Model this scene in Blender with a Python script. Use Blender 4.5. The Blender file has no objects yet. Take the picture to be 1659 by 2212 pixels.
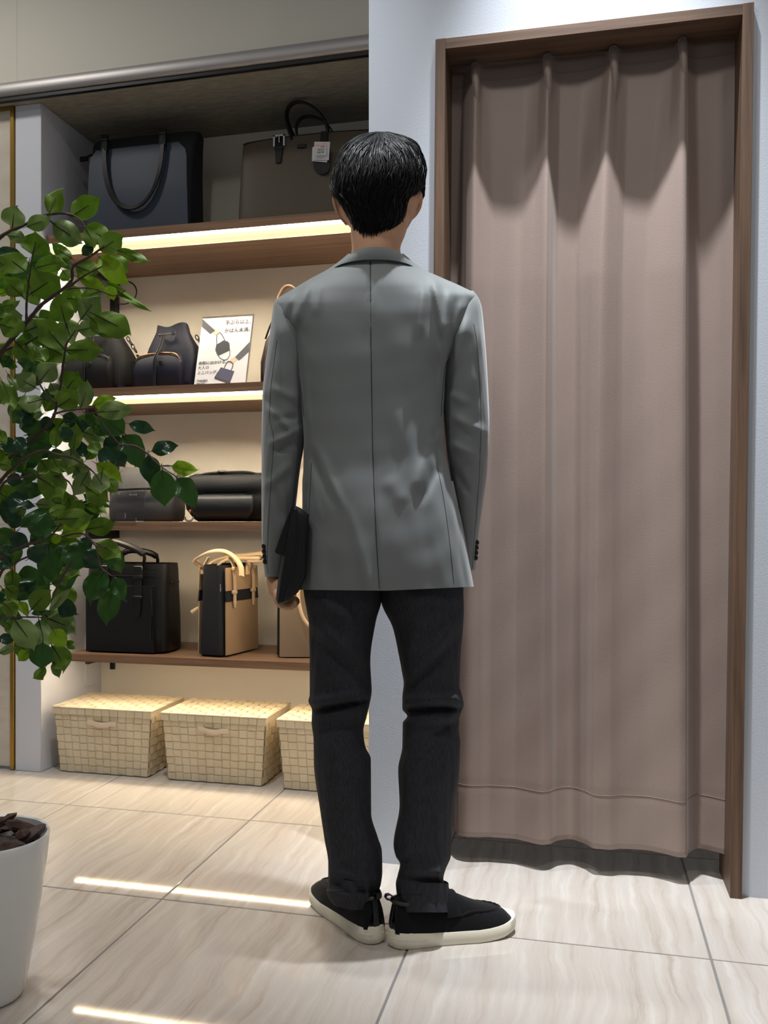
import bpy, bmesh, math, random
import numpy as np
from mathutils import Vector, Matrix

random.seed(7)
rng = np.random.default_rng(7)
scene = bpy.context.scene
COL = scene.collection

# ------------------------------------------------------------------ camera
FPX = 2035.0; PX = 730.0; PY = 1127.0; CAMH = 0.88
YAW = math.atan2(1259.0 - PX, FPX)
cam_d = bpy.data.cameras.new('camera')
cam = bpy.data.objects.new('camera', cam_d)
COL.objects.link(cam)
cam.location = (0, 0, CAMH)
cam.rotation_euler = (math.pi / 2, 0, YAW)
cam_d.sensor_fit = 'VERTICAL'
cam_d.sensor_height = 36.0
cam_d.lens = FPX / 2212.0 * 36.0
cam_d.shift_x = (829.5 - PX) / 2212.0
cam_d.shift_y = (PY - 1106.0) / 2212.0
cam_d.clip_start = 0.05
scene.camera = cam

# ------------------------------------------------------------------ world / exposure
scene.view_settings.view_transform = 'Standard'
scene.view_settings.look = 'None'
scene.view_settings.gamma = 1.0
scene.view_settings.use_curve_mapping = False
scene.view_settings.exposure = 0.0
world = bpy.data.worlds.new('shop_ambient')
scene.world = world
world.use_nodes = True
world.node_tree.nodes['Background'].inputs[0].default_value = (0.93, 0.96, 1.0, 1)
world.node_tree.nodes['Background'].inputs[1].default_value = 0.17

# ------------------------------------------------------------------ ceiling downlights, plus an added fill in the cubicle
def downlight(name, loc, target, power, col, size=0.07, cone=70, blend=0.6):
    d = bpy.data.lights.new(name, 'SPOT')
    d.energy = power; d.color = col; d.shadow_soft_size = size
    d.spot_size = math.radians(cone); d.spot_blend = blend
    o = bpy.data.objects.new(name, d)
    COL.objects.link(o)
    o.location = loc
    o.rotation_euler = (Vector(target) - Vector(loc)).to_track_quat('-Z', 'Y').to_euler()
    return o

COOL = (0.90, 0.95, 1.0); NEUT = (1.0, 0.96, 0.90)
downlight('downlight_curtain', (0.00, 1.99, 3.60), (0.06, 2.30, 0.9), 760, COOL, 0.03, 35, 1.0)
downlight('downlight_aisle', (-1.0, 1.98, 3.25), (-0.95, 2.0, 0), 115, COOL, 0.04, 80, 0.8)
downlight('downlight_front', (-0.75, 0.75, 3.1), (-0.7, 1.1, 0), 46, NEUT, 0.10, 165, 1.0)
downlight('downlight_front_right', (0.75, 0.85, 3.1), (0.7, 1.2, 0), 34, NEUT, 0.10, 165, 1.0)
downlight('downlight_panel', (-2.2, 2.0, 3.1), (-2.1, 2.2, 0), 46, NEUT, 0.10, 165, 1.0)

downlight('cubicle_fill', (0.3, 3.0, 2.9), (0.25, 2.9, 0), 16, NEUT, 0.06, 150, 1.0)  # unseen fill, added to lift the dark floor under the curtain hem

# ------------------------------------------------------------------ pixel geometry (measured on the photograph, 1659 x 2212)
SY, CY = math.sin(YAW), math.cos(YAW)
Fv = Vector((-SY, CY, 0)); Rv = Vector((CY, SY, 0)); Zv = Vector((0, 0, 1))
def W(x, y, t):
    """world point seen at pixel x, y at camera depth t"""
    return Fv * t + Rv * ((x - PX) / FPX * t) + Vector((0, 0, CAMH - (y - PY) / FPX * t))
def tY(x, Y):
    return Y / (CY + SY * (x - PX) / FPX)
def WY(x, y, Y):
    return W(x, y, tY(x, Y))
def WX(x, Y): return WY(x, PY, Y).x
def WZ(x, y, Y): return WY(x, y, Y).z
def WF(x, y):
    return W(x, y, CAMH * FPX / (y - PY))

def pchip(xs, ys):
    xs = np.asarray(xs, float); ys = np.asarray(ys, float)
    h = np.diff(xs); d = np.diff(ys) / h
    m = np.zeros_like(xs); m[0] = d[0]; m[-1] = d[-1]
    for i in range(1, len(xs) - 1):
        if d[i-1] * d[i] > 0:
            w1 = 2*h[i] + h[i-1]; w2 = h[i] + 2*h[i-1]
            m[i] = (w1 + w2) / (w1/d[i-1] + w2/d[i])
    def f(x):
        if x <= xs[0]: return float(ys[0])
        if x >= xs[-1]: return float(ys[-1])
        i = int(np.searchsorted(xs, x) - 1); i = max(0, min(i, len(h)-1))
        s = (x - xs[i]) / h[i]
        return float(ys[i]*(1+2*s)*(1-s)**2 + m[i]*h[i]*s*(1-s)**2 + ys[i+1]*s*s*(3-2*s) + m[i+1]*h[i]*s*s*(s-1))
    return f

# ------------------------------------------------------------------ mesh builder
WM = {}          # world matrix of every empty / part root
def wm(o):
    while o is not None:
        if o in WM: return WM[o]
        o = o.parent
    return Matrix.Identity(4)

def tag(o, label=None, cat=None, group=None, kind=None):
    if label: o['label'] = label
    if cat: o['category'] = cat
    if group: o['group'] = group
    if kind: o['kind'] = kind
    return o

def thing(name, label, cat, loc=(0, 0, 0), rz=0.0, group=None, kind=None):
    o = bpy.data.objects.new(name, None)
    o.empty_display_size = 0.05
    COL.objects.link(o)
    o.location = loc; o.rotation_euler = (0, 0, rz)
    WM[o] = Matrix.Translation(Vector(loc)) @ Matrix.Rotation(rz, 4, 'Z')
    return tag(o, label, cat, group, kind)

class MB:
    def __init__(s):
        s.v = []; s.f = []; s.mi = []; s.m = 0
    def add(s, vs, fs):
        b = len(s.v)
        s.v += [tuple(p) for p in vs]
        s.f += [tuple(b + i for i in f) for f in fs]
        s.mi += [s.m] * len(fs)
        return s
    def box(s, lo, hi, r=0.0, seg=2):
        lo = Vector(lo); hi = Vector(hi)
        if r <= 0:
            x0, y0, z0 = lo; x1, y1, z1 = hi
            return s.add([(x0,y0,z0),(x1,y0,z0),(x1,y1,z0),(x0,y1,z0),(x0,y0,z1),(x1,y0,z1),(x1,y1,z1),(x0,y1,z1)],
                         [(0,3,2,1),(4,5,6,7),(0,1,5,4),(1,2,6,5),(2,3,7,6),(3,0,4,7)])
        bm = bmesh.new()
        bmesh.ops.create_cube(bm, size=1)
        c = (lo + hi) / 2; d = hi - lo
        for v in bm.verts: v.co = Vector((v.co.x*d.x, v.co.y*d.y, v.co.z*d.z)) + c
        bmesh.ops.bevel(bm, geom=bm.edges[:], offset=r, segments=seg, profile=0.5, affect='EDGES')
        bm.verts.index_update()
        s.add([v.co for v in bm.verts], [[v.index for v in f.verts] for f in bm.faces])
        bm.free(); return s
    def hexa(s, p):      # 8 points: bottom 4 ccw, top 4 ccw
        return s.add(p, [(0,3,2,1),(4,5,6,7),(0,1,5,4),(1,2,6,5),(2,3,7,6),(3,0,4,7)])
    def grid(s, rows, closed=False, capends=False):
        n = len(rows[0]); b = len(s.v); fs = []
        vs = [p for r in rows for p in r]
        for i in range(len(rows) - 1):
            for j in range(n if closed else n - 1):
                k = (j + 1) % n
                fs.append((i*n + j, i*n + k, (i+1)*n + k, (i+1)*n + j))
        if capends:
            for i, rev in ((0, True), (len(rows) - 1, False)):
                c = Vector((0, 0, 0))
                for p in rows[i]: c += Vector(p)
                c /= n
                mid = len(vs); vs += [Vector(p)*0.5 + c*0.5 for p in rows[i]]
                ci = len(vs); vs.append(c)
                for j in range(n):
                    k = (j + 1) % n
                    q = (i*n + j, i*n + k, mid + k, mid + j); t3 = (mid + j, mid + k, ci)
                    fs.append(q[::-1] if rev else q); fs.append(t3[::-1] if rev else t3)
                    if True: pass
        s.add(vs, [f if True else f for f in fs]); return s
    def tube(s, path, r, seg=8, cap=True, flat=1.0, up=None):
        path = [Vector(p) for p in path]; n = len(path)
        rr = r if hasattr(r, '__len__') else [r] * n
        rows = []; prev = None
        for i in range(n):
            d = (path[min(i+1, n-1)] - path[max(i-1, 0)])
            d = d.normalized() if d.length > 1e-9 else Vector((0, 0, 1))
            if prev is None:
                a = Vector(up) if up is not None else (Vector((0, 0, 1)) if abs(d.z) < 0.9 else Vector((1, 0, 0)))
            else: a = prev
            a = (a - d * a.dot(d)).normalized(); prev = a
            b = d.cross(a)
            rows.append([path[i] + a*(math.cos(2*math.pi*j/seg)*rr[i]*flat) + b*(math.sin(2*math.pi*j/seg)*rr[i]) for j in range(seg)])
        return s.grid(rows, True, cap)
    def strap(s, path, width, thick, side):
        """flat strap: width along side (one vector or one per point), rounded box section"""
        path = [Vector(p) for p in path]; n = len(path); rows = []
        for i in range(n):
            d = (path[min(i+1, n-1)] - path[max(i-1, 0)]).normalized()
            w = Vector(side[i] if isinstance(side, list) else side)
            w = (w - d * w.dot(d)).normalized()
            nn = d.cross(w)
            wi = width[i] if hasattr(width, '__len__') else width
            h = wi / 2; q = thick / 2
            rows.append([path[i] + w*a + nn*b for a, b in ((-h, -q*.4), (-h*.9, -q), (h*.9, -q), (h, -q*.4), (h, q*.4), (h*.9, q), (-h*.9, q), (-h, q*.4))])
        return s.grid(rows, True, True)
    def plate(s, poly, o, ax, ay, thick):
        """flat polygon (2d) extruded: point = o + x*ax + y*ay, thickness along ax x ay"""
        o = Vector(o); ax = Vector(ax); ay = Vector(ay); nn = ax.cross(ay).normalized() * thick
        n = len(poly)
        a = [o + ax*x + ay*y for x, y in poly]
        vs = a + [p + nn for p in a]
        return s.add(vs, [tuple(range(n))[::-1], tuple(range(n, 2*n))] + [(i, (i+1) % n, n + (i+1) % n, n + i) for i in range(n)])
    def ell(s, c, r, seg=16, rings=10, rot=None):
        c = Vector(c); rows = []
        for i in range(rings + 1):
            th = math.pi * i / rings
            k = max(math.sin(th), 1e-3); row = []
            for j in range(seg):
                ph = 2*math.pi*j/seg
                p = Vector((r[0]*k*math.cos(ph), r[1]*k*math.sin(ph), -r[2]*math.cos(th)))
                if rot is not None: p = rot @ p
                row.append(c + p)
            rows.append(row)
        return s.grid(rows, True, True)
    def lathe(s, prof, c=(0, 0, 0), seg=40, cap=True):
        c = Vector(c)
        return s.grid([[c + Vector((r*math.cos(2*math.pi*j/seg), r*math.sin(2*math.pi*j/seg), z)) for j in range(seg)] for r, z in prof], True, cap)
    def se(s, prof, seg=56):
        """soft super-ellipse body: prof = (z, cx, cy, hw, hd, n)"""
        rows = []
        for z, cx, cy, hw, hd, n in prof:
            row = []
            for j in range(seg):
                a = 2*math.pi*(j + .5)/seg; c_, s_ = math.cos(a), math.sin(a)
                row.append(Vector((cx + hw*math.copysign(abs(c_)**(2/n), c_), cy + hd*math.copysign(abs(s_)**(2/n), s_), z)))
            rows.append(row)
        return s.grid(rows, True, True)
    def build(s, name, mats, parent=None, world=False, smooth=True, ang=38, origin=None, keep=None):
        vs = s.v
        if parent is not None and world:
            iv = wm(parent).inverted()
            vs = [tuple(iv @ Vector(p)) for p in vs]
        if parent is None and origin is not None:
            o_ = Vector(origin); vs = [tuple(Vector(p) - o_) for p in vs]
        me = bpy.data.meshes.new(name)
        me.from_pydata(vs, [], s.f)
        if not isinstance(mats, (list, tuple)): mats = [mats]
        for m in mats: me.materials.append(m)
        me.polygons.foreach_set('material_index', s.mi)
        bm = bmesh.new(); bm.from_mesh(me)
        bmesh.ops.remove_doubles(bm, verts=bm.verts, dist=1e-6)
        if keep is None: bmesh.ops.recalc_face_normals(bm, faces=bm.faces)
        bm.to_mesh(me); bm.free()
        if smooth:
            me.polygons.foreach_set('use_smooth', [True] * len(me.polygons))
            me.set_sharp_from_angle(angle=math.radians(ang))
        me.update()
        o = bpy.data.objects.new(name, me)
        COL.objects.link(o)
        if parent is not None: o.parent = parent
        elif origin is not None: o.location = origin
        return o

def dup(o, name, parent=None, loc=None):
    c = o.copy(); c.name = name
    COL.objects.link(c)
    if parent is not None: c.parent = parent
    if loc is not None: c.location = loc
    return c

# ------------------------------------------------------------------ materials
def lin(c):
    return tuple(((x/255)/12.92 if x/255 <= 0.04045 else ((x/255 + 0.055)/1.055)**2.4) for x in c) + (1,)
MATS = {}
def mat(name, col, rough=0.5, metal=0.0, spec=0.5, bump=None, var=None, sheen=0.0, sheen_rough=0.4, emit=None, trans=0.0, coat=0.0, aniso=0.0, ior=1.45, stretch=(1, 1, 1), alpha=1.0):
    """bump = (scale, strength, distance); var = (scale, dark colour, amount)"""
    m = bpy.data.materials.new(name); m.use_nodes = True
    nt = m.node_tree; b = nt.nodes['Principled BSDF']
    b.inputs['Base Color'].default_value = lin(col)
    b.inputs['Roughness'].default_value = rough
    b.inputs['Metallic'].default_value = metal
    b.inputs['Specular IOR Level'].default_value = spec
    b.inputs['Sheen Weight'].default_value = sheen
    b.inputs['Sheen Roughness'].default_value = sheen_rough
    b.inputs['Transmission Weight'].default_value = trans
    b.inputs['Coat Weight'].default_value = coat
    b.inputs['Anisotropic'].default_value = aniso
    b.inputs['IOR'].default_value = ior
    b.inputs['Alpha'].default_value = alpha
    if emit:
        b.inputs['Emission Color'].default_value = lin(emit[0]); b.inputs['Emission Strength'].default_value = emit[1]
    if bump or var:
        tc = nt.nodes.new('ShaderNodeTexCoord'); mp = nt.nodes.new('ShaderNodeMapping')
        mp.inputs['Scale'].default_value = stretch
        nt.links.new(tc.outputs['Object'], mp.inputs['Vector'])
    if var:
        n = nt.nodes.new('ShaderNodeTexNoise'); n.inputs['Scale'].default_value = var[0]; n.inputs['Detail'].default_value = 6
        nt.links.new(mp.outputs[0], n.inputs['Vector'])
        r = nt.nodes.new('ShaderNodeValToRGB')
        r.color_ramp.elements[0].position = 0.5 - var[2]/2; r.color_ramp.elements[0].color = lin(var[1])
        r.color_ramp.elements[1].position = 0.5 + var[2]/2; r.color_ramp.elements[1].color = lin(col)
        nt.links.new(n.outputs['Fac'], r.inputs[0]); nt.links.new(r.outputs[0], b.inputs['Base Color'])
    if bump:
        n2 = nt.nodes.new('ShaderNodeTexNoise'); n2.inputs['Scale'].default_value = bump[0]; n2.inputs['Detail'].default_value = 3
        nt.links.new(mp.outputs[0], n2.inputs['Vector'])
        bp = nt.nodes.new('ShaderNodeBump'); bp.inputs['Strength'].default_value = bump[1]; bp.inputs['Distance'].default_value = bump[2]
        nt.links.new(n2.outputs['Fac'], bp.inputs['Height']); nt.links.new(bp.outputs[0], b.inputs['Normal'])
    MATS[name] = m
    return m

def wood(name, light, dark, axis, rough=0.5, spec=0.35):
    m = bpy.data.materials.new(name); m.use_nodes = True
    nt = m.node_tree; b = nt.nodes['Principled BSDF']; b.inputs['Roughness'].default_value = rough; b.inputs['Specular IOR Level'].default_value = spec
    tc = nt.nodes.new('ShaderNodeTexCoord'); oi = nt.nodes.new('ShaderNodeObjectInfo')
    mp = nt.nodes.new('ShaderNodeMapping')
    sc = [60.0, 60.0, 60.0]; sc[axis] = 2.2
    mp.inputs['Scale'].default_value = sc
    ad = nt.nodes.new('ShaderNodeVectorMath'); ad.operation = 'ADD'
    ml = nt.nodes.new('ShaderNodeMath'); ml.operation = 'MULTIPLY'; ml.inputs[1].default_value = 7.0
    nt.links.new(oi.outputs['Random'], ml.inputs[0])
    nt.links.new(tc.outputs['Object'], ad.inputs[0]); nt.links.new(ml.outputs[0], ad.inputs[1])
    nt.links.new(ad.outputs[0], mp.inputs[0])
    n = nt.nodes.new('ShaderNodeTexNoise'); n.inputs['Scale'].default_value = 1.0; n.inputs['Detail'].default_value = 5; n.inputs['Roughness'].default_value = 0.6; n.inputs['Distortion'].default_value = 0.35
    nt.links.new(mp.outputs[0], n.inputs['Vector'])
    r = nt.nodes.new('ShaderNodeValToRGB')
    r.color_ramp.elements[0].position = 0.34; r.color_ramp.elements[0].color = lin(dark)
    r.color_ramp.elements[1].position = 0.66; r.color_ramp.elements[1].color = lin(light)
    nt.links.new(n.outputs['Fac'], r.inputs[0]); nt.links.new(r.outputs[0], b.inputs['Base Color'])
    bp = nt.nodes.new('ShaderNodeBump'); bp.inputs['Strength'].default_value = 0.25; bp.inputs['Distance'].default_value = 0.0006
    nt.links.new(n.outputs['Fac'], bp.inputs['Height']); nt.links.new(bp.outputs[0], b.inputs['Normal'])
    return m

M_wall = mat('white_wallpaper', (199, 204, 213), 0.75, bump=(260, 0.25, 0.0012))
M_cream = mat('cream_paint', (206, 201, 188), 0.7, bump=(200, 0.1, 0.0005))
M_back = mat('cream_backboard', (234, 227, 212), 0.65, bump=(300, 0.08, 0.0004))
M_pillar = mat('grey_white_paint', (205, 207, 214), 0.6, bump=(240, 0.08, 0.0004))
M_soffit = mat('grey_plaster_board', (150, 144, 130), 0.8, var=(22, (128, 122, 108), 0.35), bump=(26, 0.35, 0.003), stretch=(1, 3.5, 1))
M_stone = mat('beige_stone', (206, 198, 184), 0.45, var=(9, (186, 176, 160), 0.5), stretch=(1, 1, 3))
M_brass = mat('brass', (178, 142, 70), 0.32, metal=1.0)
M_alu = mat('brushed_aluminium', (176, 172, 170), 0.52, metal=0.85)
M_black = mat('black_powder_coat', (18, 18, 19), 0.5)
M_grout = mat('grey_grout', (120, 118, 116), 0.85, bump=(300, 0.3, 0.001))
M_woodV = wood('walnut_vertical', (114, 88, 69), (80, 60, 47), 2)
M_woodX = wood('walnut_lengthwise', (114, 88, 69), (80, 60, 47), 0)
M_shelf = wood('shelf_walnut', (140, 108, 82), (104, 77, 57), 0, 0.42)
M_ledw = mat('led_diffuser_white', (255, 250, 240), 0.5, emit=((255, 240, 214), 24.0))
M_ledc = mat('led_diffuser_cream', (250, 236, 200), 0.5, emit=((255, 238, 186), 0.85))
M_addglow = mat('added_glow_strip', (255, 246, 230), 0.5, emit=((255, 242, 214), 190.0))  # added emitter, brightens the back wall of the recess
M_ledh = mat('led_hidden_strip', (255, 246, 230), 0.5, emit=((255, 238, 212), 34.0))

def tile_mat():
    m = bpy.data.materials.new('veined_porcelain'); m.use_nodes = True
    nt = m.node_tree; b = nt.nodes['Principled BSDF']
    tc = nt.nodes.new('ShaderNodeTexCoord'); oi = nt.nodes.new('ShaderNodeObjectInfo')
    ml = nt.nodes.new('ShaderNodeVectorMath'); ml.operation = 'SCALE'; ml.inputs[0].default_value = (31.7, 17.3, 11.1)
    nt.links.new(oi.outputs['Random'], ml.inputs['Scale'])
    ad = nt.nodes.new('ShaderNodeVectorMath'); ad.operation = 'ADD'
    nt.links.new(tc.outputs['Object'], ad.inputs[0]); nt.links.new(ml.outputs[0], ad.inputs[1])
    # warp so veins wander
    wn = nt.nodes.new('ShaderNodeTexNoise'); wn.inputs['Scale'].default_value = 6.0; wn.inputs['Detail'].default_value = 5
    nt.links.new(ad.outputs[0], wn.inputs['Vector'])
    ws = nt.nodes.new('ShaderNodeVectorMath'); ws.operation = 'MULTIPLY_ADD'
    ws.inputs[1].default_value = (0.055, 0.0, 0.0)
    nt.links.new(wn.outputs['Color'], ws.inputs[0]); nt.links.new(ad.outputs[0], ws.inputs[2])
    mp = nt.nodes.new('ShaderNodeMapping'); mp.inputs['Scale'].default_value = (46, 1.9, 1)
    nt.links.new(ws.outputs[0], mp.inputs[0])
    n = nt.nodes.new('ShaderNodeTexNoise'); n.inputs['Scale'].default_value = 1.0; n.inputs['Detail'].default_value = 6; n.inputs['Roughness'].default_value = 0.62
    nt.links.new(mp.outputs[0], n.inputs['Vector'])
    r = nt.nodes.new('ShaderNodeValToRGB'); e = r.color_ramp.elements
    e[0].position = 0.28; e[0].color = lin((168, 156, 144))
    e[1].position = 0.74; e[1].color = lin((202, 195, 187))
    q = e.new(0.42); q.color = lin((184, 174, 164))
    q = e.new(0.56); q.color = lin((189, 181, 172))
    nt.links.new(n.outputs['Fac'], r.inputs[0]); nt.links.new(r.outputs[0], b.inputs['Base Color'])
    # gently uneven polish
    n3 = nt.nodes.new('ShaderNodeTexNoise'); n3.inputs['Scale'].default_value = 300
    nt.links.new(ad.outputs[0], n3.inputs['Vector'])
    bp = nt.nodes.new('ShaderNodeBump'); bp.inputs['Strength'].default_value = 0.0; bp.inputs['Distance'].default_value = 0.0003
    nt.links.new(n3.outputs['Fac'], bp.inputs['Height']); nt.links.new(bp.outputs[0], b.inputs['Normal'])
    b.inputs['Roughness'].default_value = 0.045; b.inputs['Specular IOR Level'].default_value = 0.5
    return m
M_tile = tile_mat()
# ================================================================== SETTING
WALLY = 2.38; BACKY = 3.37; PILY = 2.94; SIDEX = -1.842; RETX = -0.536; SOFZ = 2.352
TOPZ = 2.95

# floor: grout bed with separate tiles
mb = MB(); mb.box((-3.2, -0.35, -0.03), (1.9, 3.45, -0.0022))
floor = mb.build('floor', M_grout, smooth=False)
tag(floor, 'glossy beige veined tile floor with grey joints', None, None, 'structure')
T = 0.6
mb = MB(); g = 0.0022
mb.box((-T/2 + g, -T/2 + g, -0.012), (T/2 - g, T/2 - g, 0.0), 0.0012, 1)
tile0 = None
for i in range(-5, 3):
    for j in range(-3, 3):
        cx = 0.25 + T*(i + .5); cy = 2.023 + T*(j + .5)
        if tile0 is None:
            tile0 = mb.build('tile', M_tile, floor, ang=25); tile0.location = (cx, cy, 0)
        else: dup(tile0, 'tile', floor, (cx, cy, 0))

def struct(name, mb, m, label, **k):
    o = mb.build(name, m, **k); tag(o, label, None, None, 'structure'); return o

# curtain wall with the opening
mb = MB()
mb.box((RETX, WALLY, 0), (-0.357, WALLY + .12, 2.08))
mb.hexa([(.350, WALLY, 0), (1.75, WALLY, 0), (1.75, WALLY + .12, 0), (.350, WALLY + .12, 0), (.374, WALLY, 2.08), (1.75, WALLY, 2.08), (1.75, WALLY + .12, 2.08), (.374, WALLY + .12, 2.08)])
mb.box((RETX, WALLY, 2.08), (1.75, WALLY + .12, TOPZ))
struct('wall_right', mb, M_wall, 'white textured wallpaper wall around the curtained doorway')
mb = MB(); mb.box((RETX, WALLY + .12, 0), (RETX + .05, BACKY, TOPZ))
struct('wall_return', mb, M_pillar, 'white return wall at the right end of the shelf recess')
# fitting room behind the curtain
mb = MB()
mb.box((RETX + .05, 3.37, 0), (1.75, 3.44, TOPZ)); mb.box((1.0, WALLY + .12, 0), (1.06, 3.37, TOPZ))

struct('wall_cubicle', mb, M_wall, 'white inner walls of the fitting room behind the curtain')
# shelf recess
mb = MB(); mb.box((SIDEX - .05, BACKY, 0), (RETX, BACKY + .07, SOFZ + .05))
wall_back = struct('wall_back', mb, M_back, 'cream back wall of the lit shelf recess')
mb = MB()
mb.box((-1.945, PILY, 0), (SIDEX, BACKY, SOFZ), 0.002, 1)
wl = struct('wall_left', mb, M_pillar, 'pale grey pillar and side panel left of the shelves')
mb = MB(); mb.box((SIDEX, 3.24, 0.25), (SIDEX + .006, 3.33, 0.445), 0.001, 1)
mb.build('panel', M_pillar, wl)
mb = MB(); mb.box((-3.2, 2.905, SOFZ), (RETX, BACKY + .07, SOFZ + .05))
struct('ceiling', mb, M_soffit, 'rough grey soffit board over the shelf recess')
mb = MB(); mb.box((-3.2, 2.90, SOFZ + .012), (RETX, 2.905, TOPZ)); mb.box((-1.9115, 2.8992, SOFZ+.06), (-1.9105, 2.9002, TOPZ))
struct('wall_upper', mb, M_cream, 'plain cream fascia above the aluminium rail')
# aluminium rail: rounded profile
mb = MB()
prof = [(2.900, .062), (2.889, .060), (2.881, .052), (2.876, .040), (2.876, .024), (2.880, .014), (2.888, .010), (2.900, .010)]
mb.grid([[Vector((x, y, SOFZ + z)) for y, z in prof] for x in (-3.2, RETX - .001)], True, True)
struct('trim_1', mb, M_alu, 'brushed aluminium rail under the cream fascia', ang=50)
mb = MB(); mb.box((-3.2, 2.889, SOFZ - .004), (RETX - .001, 2.906, SOFZ + .0095))
struct('trim_2', mb, M_black, 'thin dark gap strip under the aluminium rail', smooth=False)
# stone panel, brass strip
mb = MB(); mb.box((-3.2, PILY + .004, 0.012), (-1.962, PILY + .05, 0.868)); mb.box((-3.2, PILY + .004, 0.874), (-1.962, PILY + .05, SOFZ - .013))
struct('wall_stone', mb, M_stone, 'beige stone panel at the far left behind the plant', smooth=False)
mb = MB(); mb.box((-1.962, PILY - .006, 0.004), (-1.9465, PILY + .04, SOFZ - .002), .001, 1); mb.box((-3.2, PILY - .006, SOFZ - .013), (-1.962, PILY + .04, SOFZ - .002))
struct('trim_3', mb, M_brass, 'brass edge strip beside the stone panel')

# wooden door frame, slightly out of plumb
door = thing('door_1', 'walnut door frame around the taupe curtain', None, (0, 2.36, 0), kind='structure')
def jamb(xb0, xb1, xt0, xt1, zt):
    m = MB(); y0, y1 = 2.362, 2.545; e = 0.0015
    m.hexa([(xb0,y0,0),(xb1,y0,0),(xb1,y1,0),(xb0,y1,0),(xt0,y0,zt),(xt1,y0,zt),(xt1,y1,zt),(xt0,y1,zt)])
    o = m.build('jamb', M_woodV, door, world=True, smooth=False)
    bv = o.modifiers.new('edge', 'BEVEL'); bv.width = 0.0012; bv.segments = 2
    return o
jamb(-0.377, -0.3515, -0.360, -0.3345, 2.0975)
jamb(0.333, 0.359, 0.361, 0.3855, 2.0885)
mb = MB()
mb.hexa([(-0.3345,2.3632,2.071),(0.3608,2.3632,2.063),(0.3608,2.545,2.063),(-0.3345,2.545,2.071),(-0.3345,2.3632,2.0965),(0.3608,2.3632,2.0875),(0.3608,2.545,2.0875),(-0.3345,2.545,2.0965)])
h = mb.build('header', M_woodX, door, world=True, smooth=False)

# ================================================================== CURTAIN
M_curt = mat('taupe_satin', (146, 128, 119), 0.40, spec=0.6, sheen=0.4, sheen_rough=0.35, bump=(700, 0.5, 0.0009), stretch=(1, 1, .7))
M_thread = mat('taupe_thread', (128, 110, 101), 0.6)
CZ0, CZ1 = 0.068, 2.066
def lerp3(a, b, c, s): return a + (b - a)*s*2 if s < .5 else b + (c - b)*(s - .5)*2
# crest / trough columns: pixel x at top, middle, bottom and depth at top, middle, bottom
cols = [
 ((958, 955, 950), (2.486, 2.494, 2.495)),
 ((1000, 992, 980), (2.490, 2.496, 2.478)),
 ((1018, 1008, 990), (2.466, 2.436, 2.442)),
 ((1030, 1022, 1010), (2.448, 2.424, 2.432)),
 ((1046, 1040, 1035), (2.468, 2.434, 2.438)),
 ((1075, 1066, 1060), (2.476, 2.453, 2.447)),
 ((1135, 1118, 1110), (2.477, 2.456, 2.449)),
 ((1170, 1150, 1130), (2.470, 2.440, 2.440)),
 ((1185, 1180, 1170), (2.448, 2.424, 2.422)),
 ((1198, 1190, 1186), (2.468, 2.440, 2.432)),
 ((1215, 1205, 1205), (2.477, 2.468, 2.465)),
 ((1255, 1240, 1232), (2.480, 2.474, 2.482)),
 ((1312, 1276, 1262), (2.471, 2.440, 2.458)),
 ((1328, 1300, 1285), (2.449, 2.424, 2.424)),
 ((1343, 1330, 1312), (2.469, 2.440, 2.424)),
 ((1372, 1346, 1345), (2.477, 2.455, 2.442)),
 ((1430, 1392, 1392), (2.477, 2.459, 2.446)),
 ((1460, 1430, 1430), (2.470, 2.440, 2.434)),
 ((1477, 1474, 1468), (2.447, 2.421, 2.416)),
 ((1481, 1482, 1481), (2.449, 2.424, 2.420)),
 ((1485, 1487, 1487), (2.468, 2.462, 2.452)),
 ((1510, 1515, 1510), (2.480, 2.492, 2.494)),
 ((1560, 1555, 1545), (2.480, 2.478, 2.476)),
 ((1598, 1592, 1582), (2.484, 2.452, 2.452)),
]
NR, NCC = 150, 420
rows = []
xl0 = WX(958, 2.48); 
for i in range(NR + 1):
    s = i / NR
    s2 = s ** .55                      # pleats open quickly below the heading
    z = CZ1 + (CZ0 - CZ1) * s
    ks = []; ys = []
    for px3, y3 in cols:
        yy = lerp3(*y3, s2); ks.append(WX(lerp3(*px3, s2), yy)); ys.append(yy)
    f = pchip(ks, ys); row = []
    lx = -0.3545 - 0.017*s; rx = 0.3655 - 0.027*s
    for j in range(NCC + 1):
        x = lx + (rx - lx)*j/NCC
        y = f(x)
        y += 0.0012*math.sin(7*z + 19*x) * s + 0.0008*math.sin(31*z - 40*x)*s*s
        hem = 0.0
        if abs(s - 0.935) < 0.004: y += 0.0012
        row.append(Vector((min(max(x, lx), rx), y, z)))
    rows.append(row)
curtain = thing('curtain', 'taupe satin pleated curtain hanging in the walnut doorway', 'curtain', (0, 2.46, CZ0))
mb = MB(); mb.grid(rows)
o = mb.build('curtain_panel', M_curt, curtain, world=True, ang=180, keep=True)
sd = o.modifiers.new('cloth', 'SOLIDIFY'); sd.thickness = 0.0014; sd.offset = 0
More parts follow.
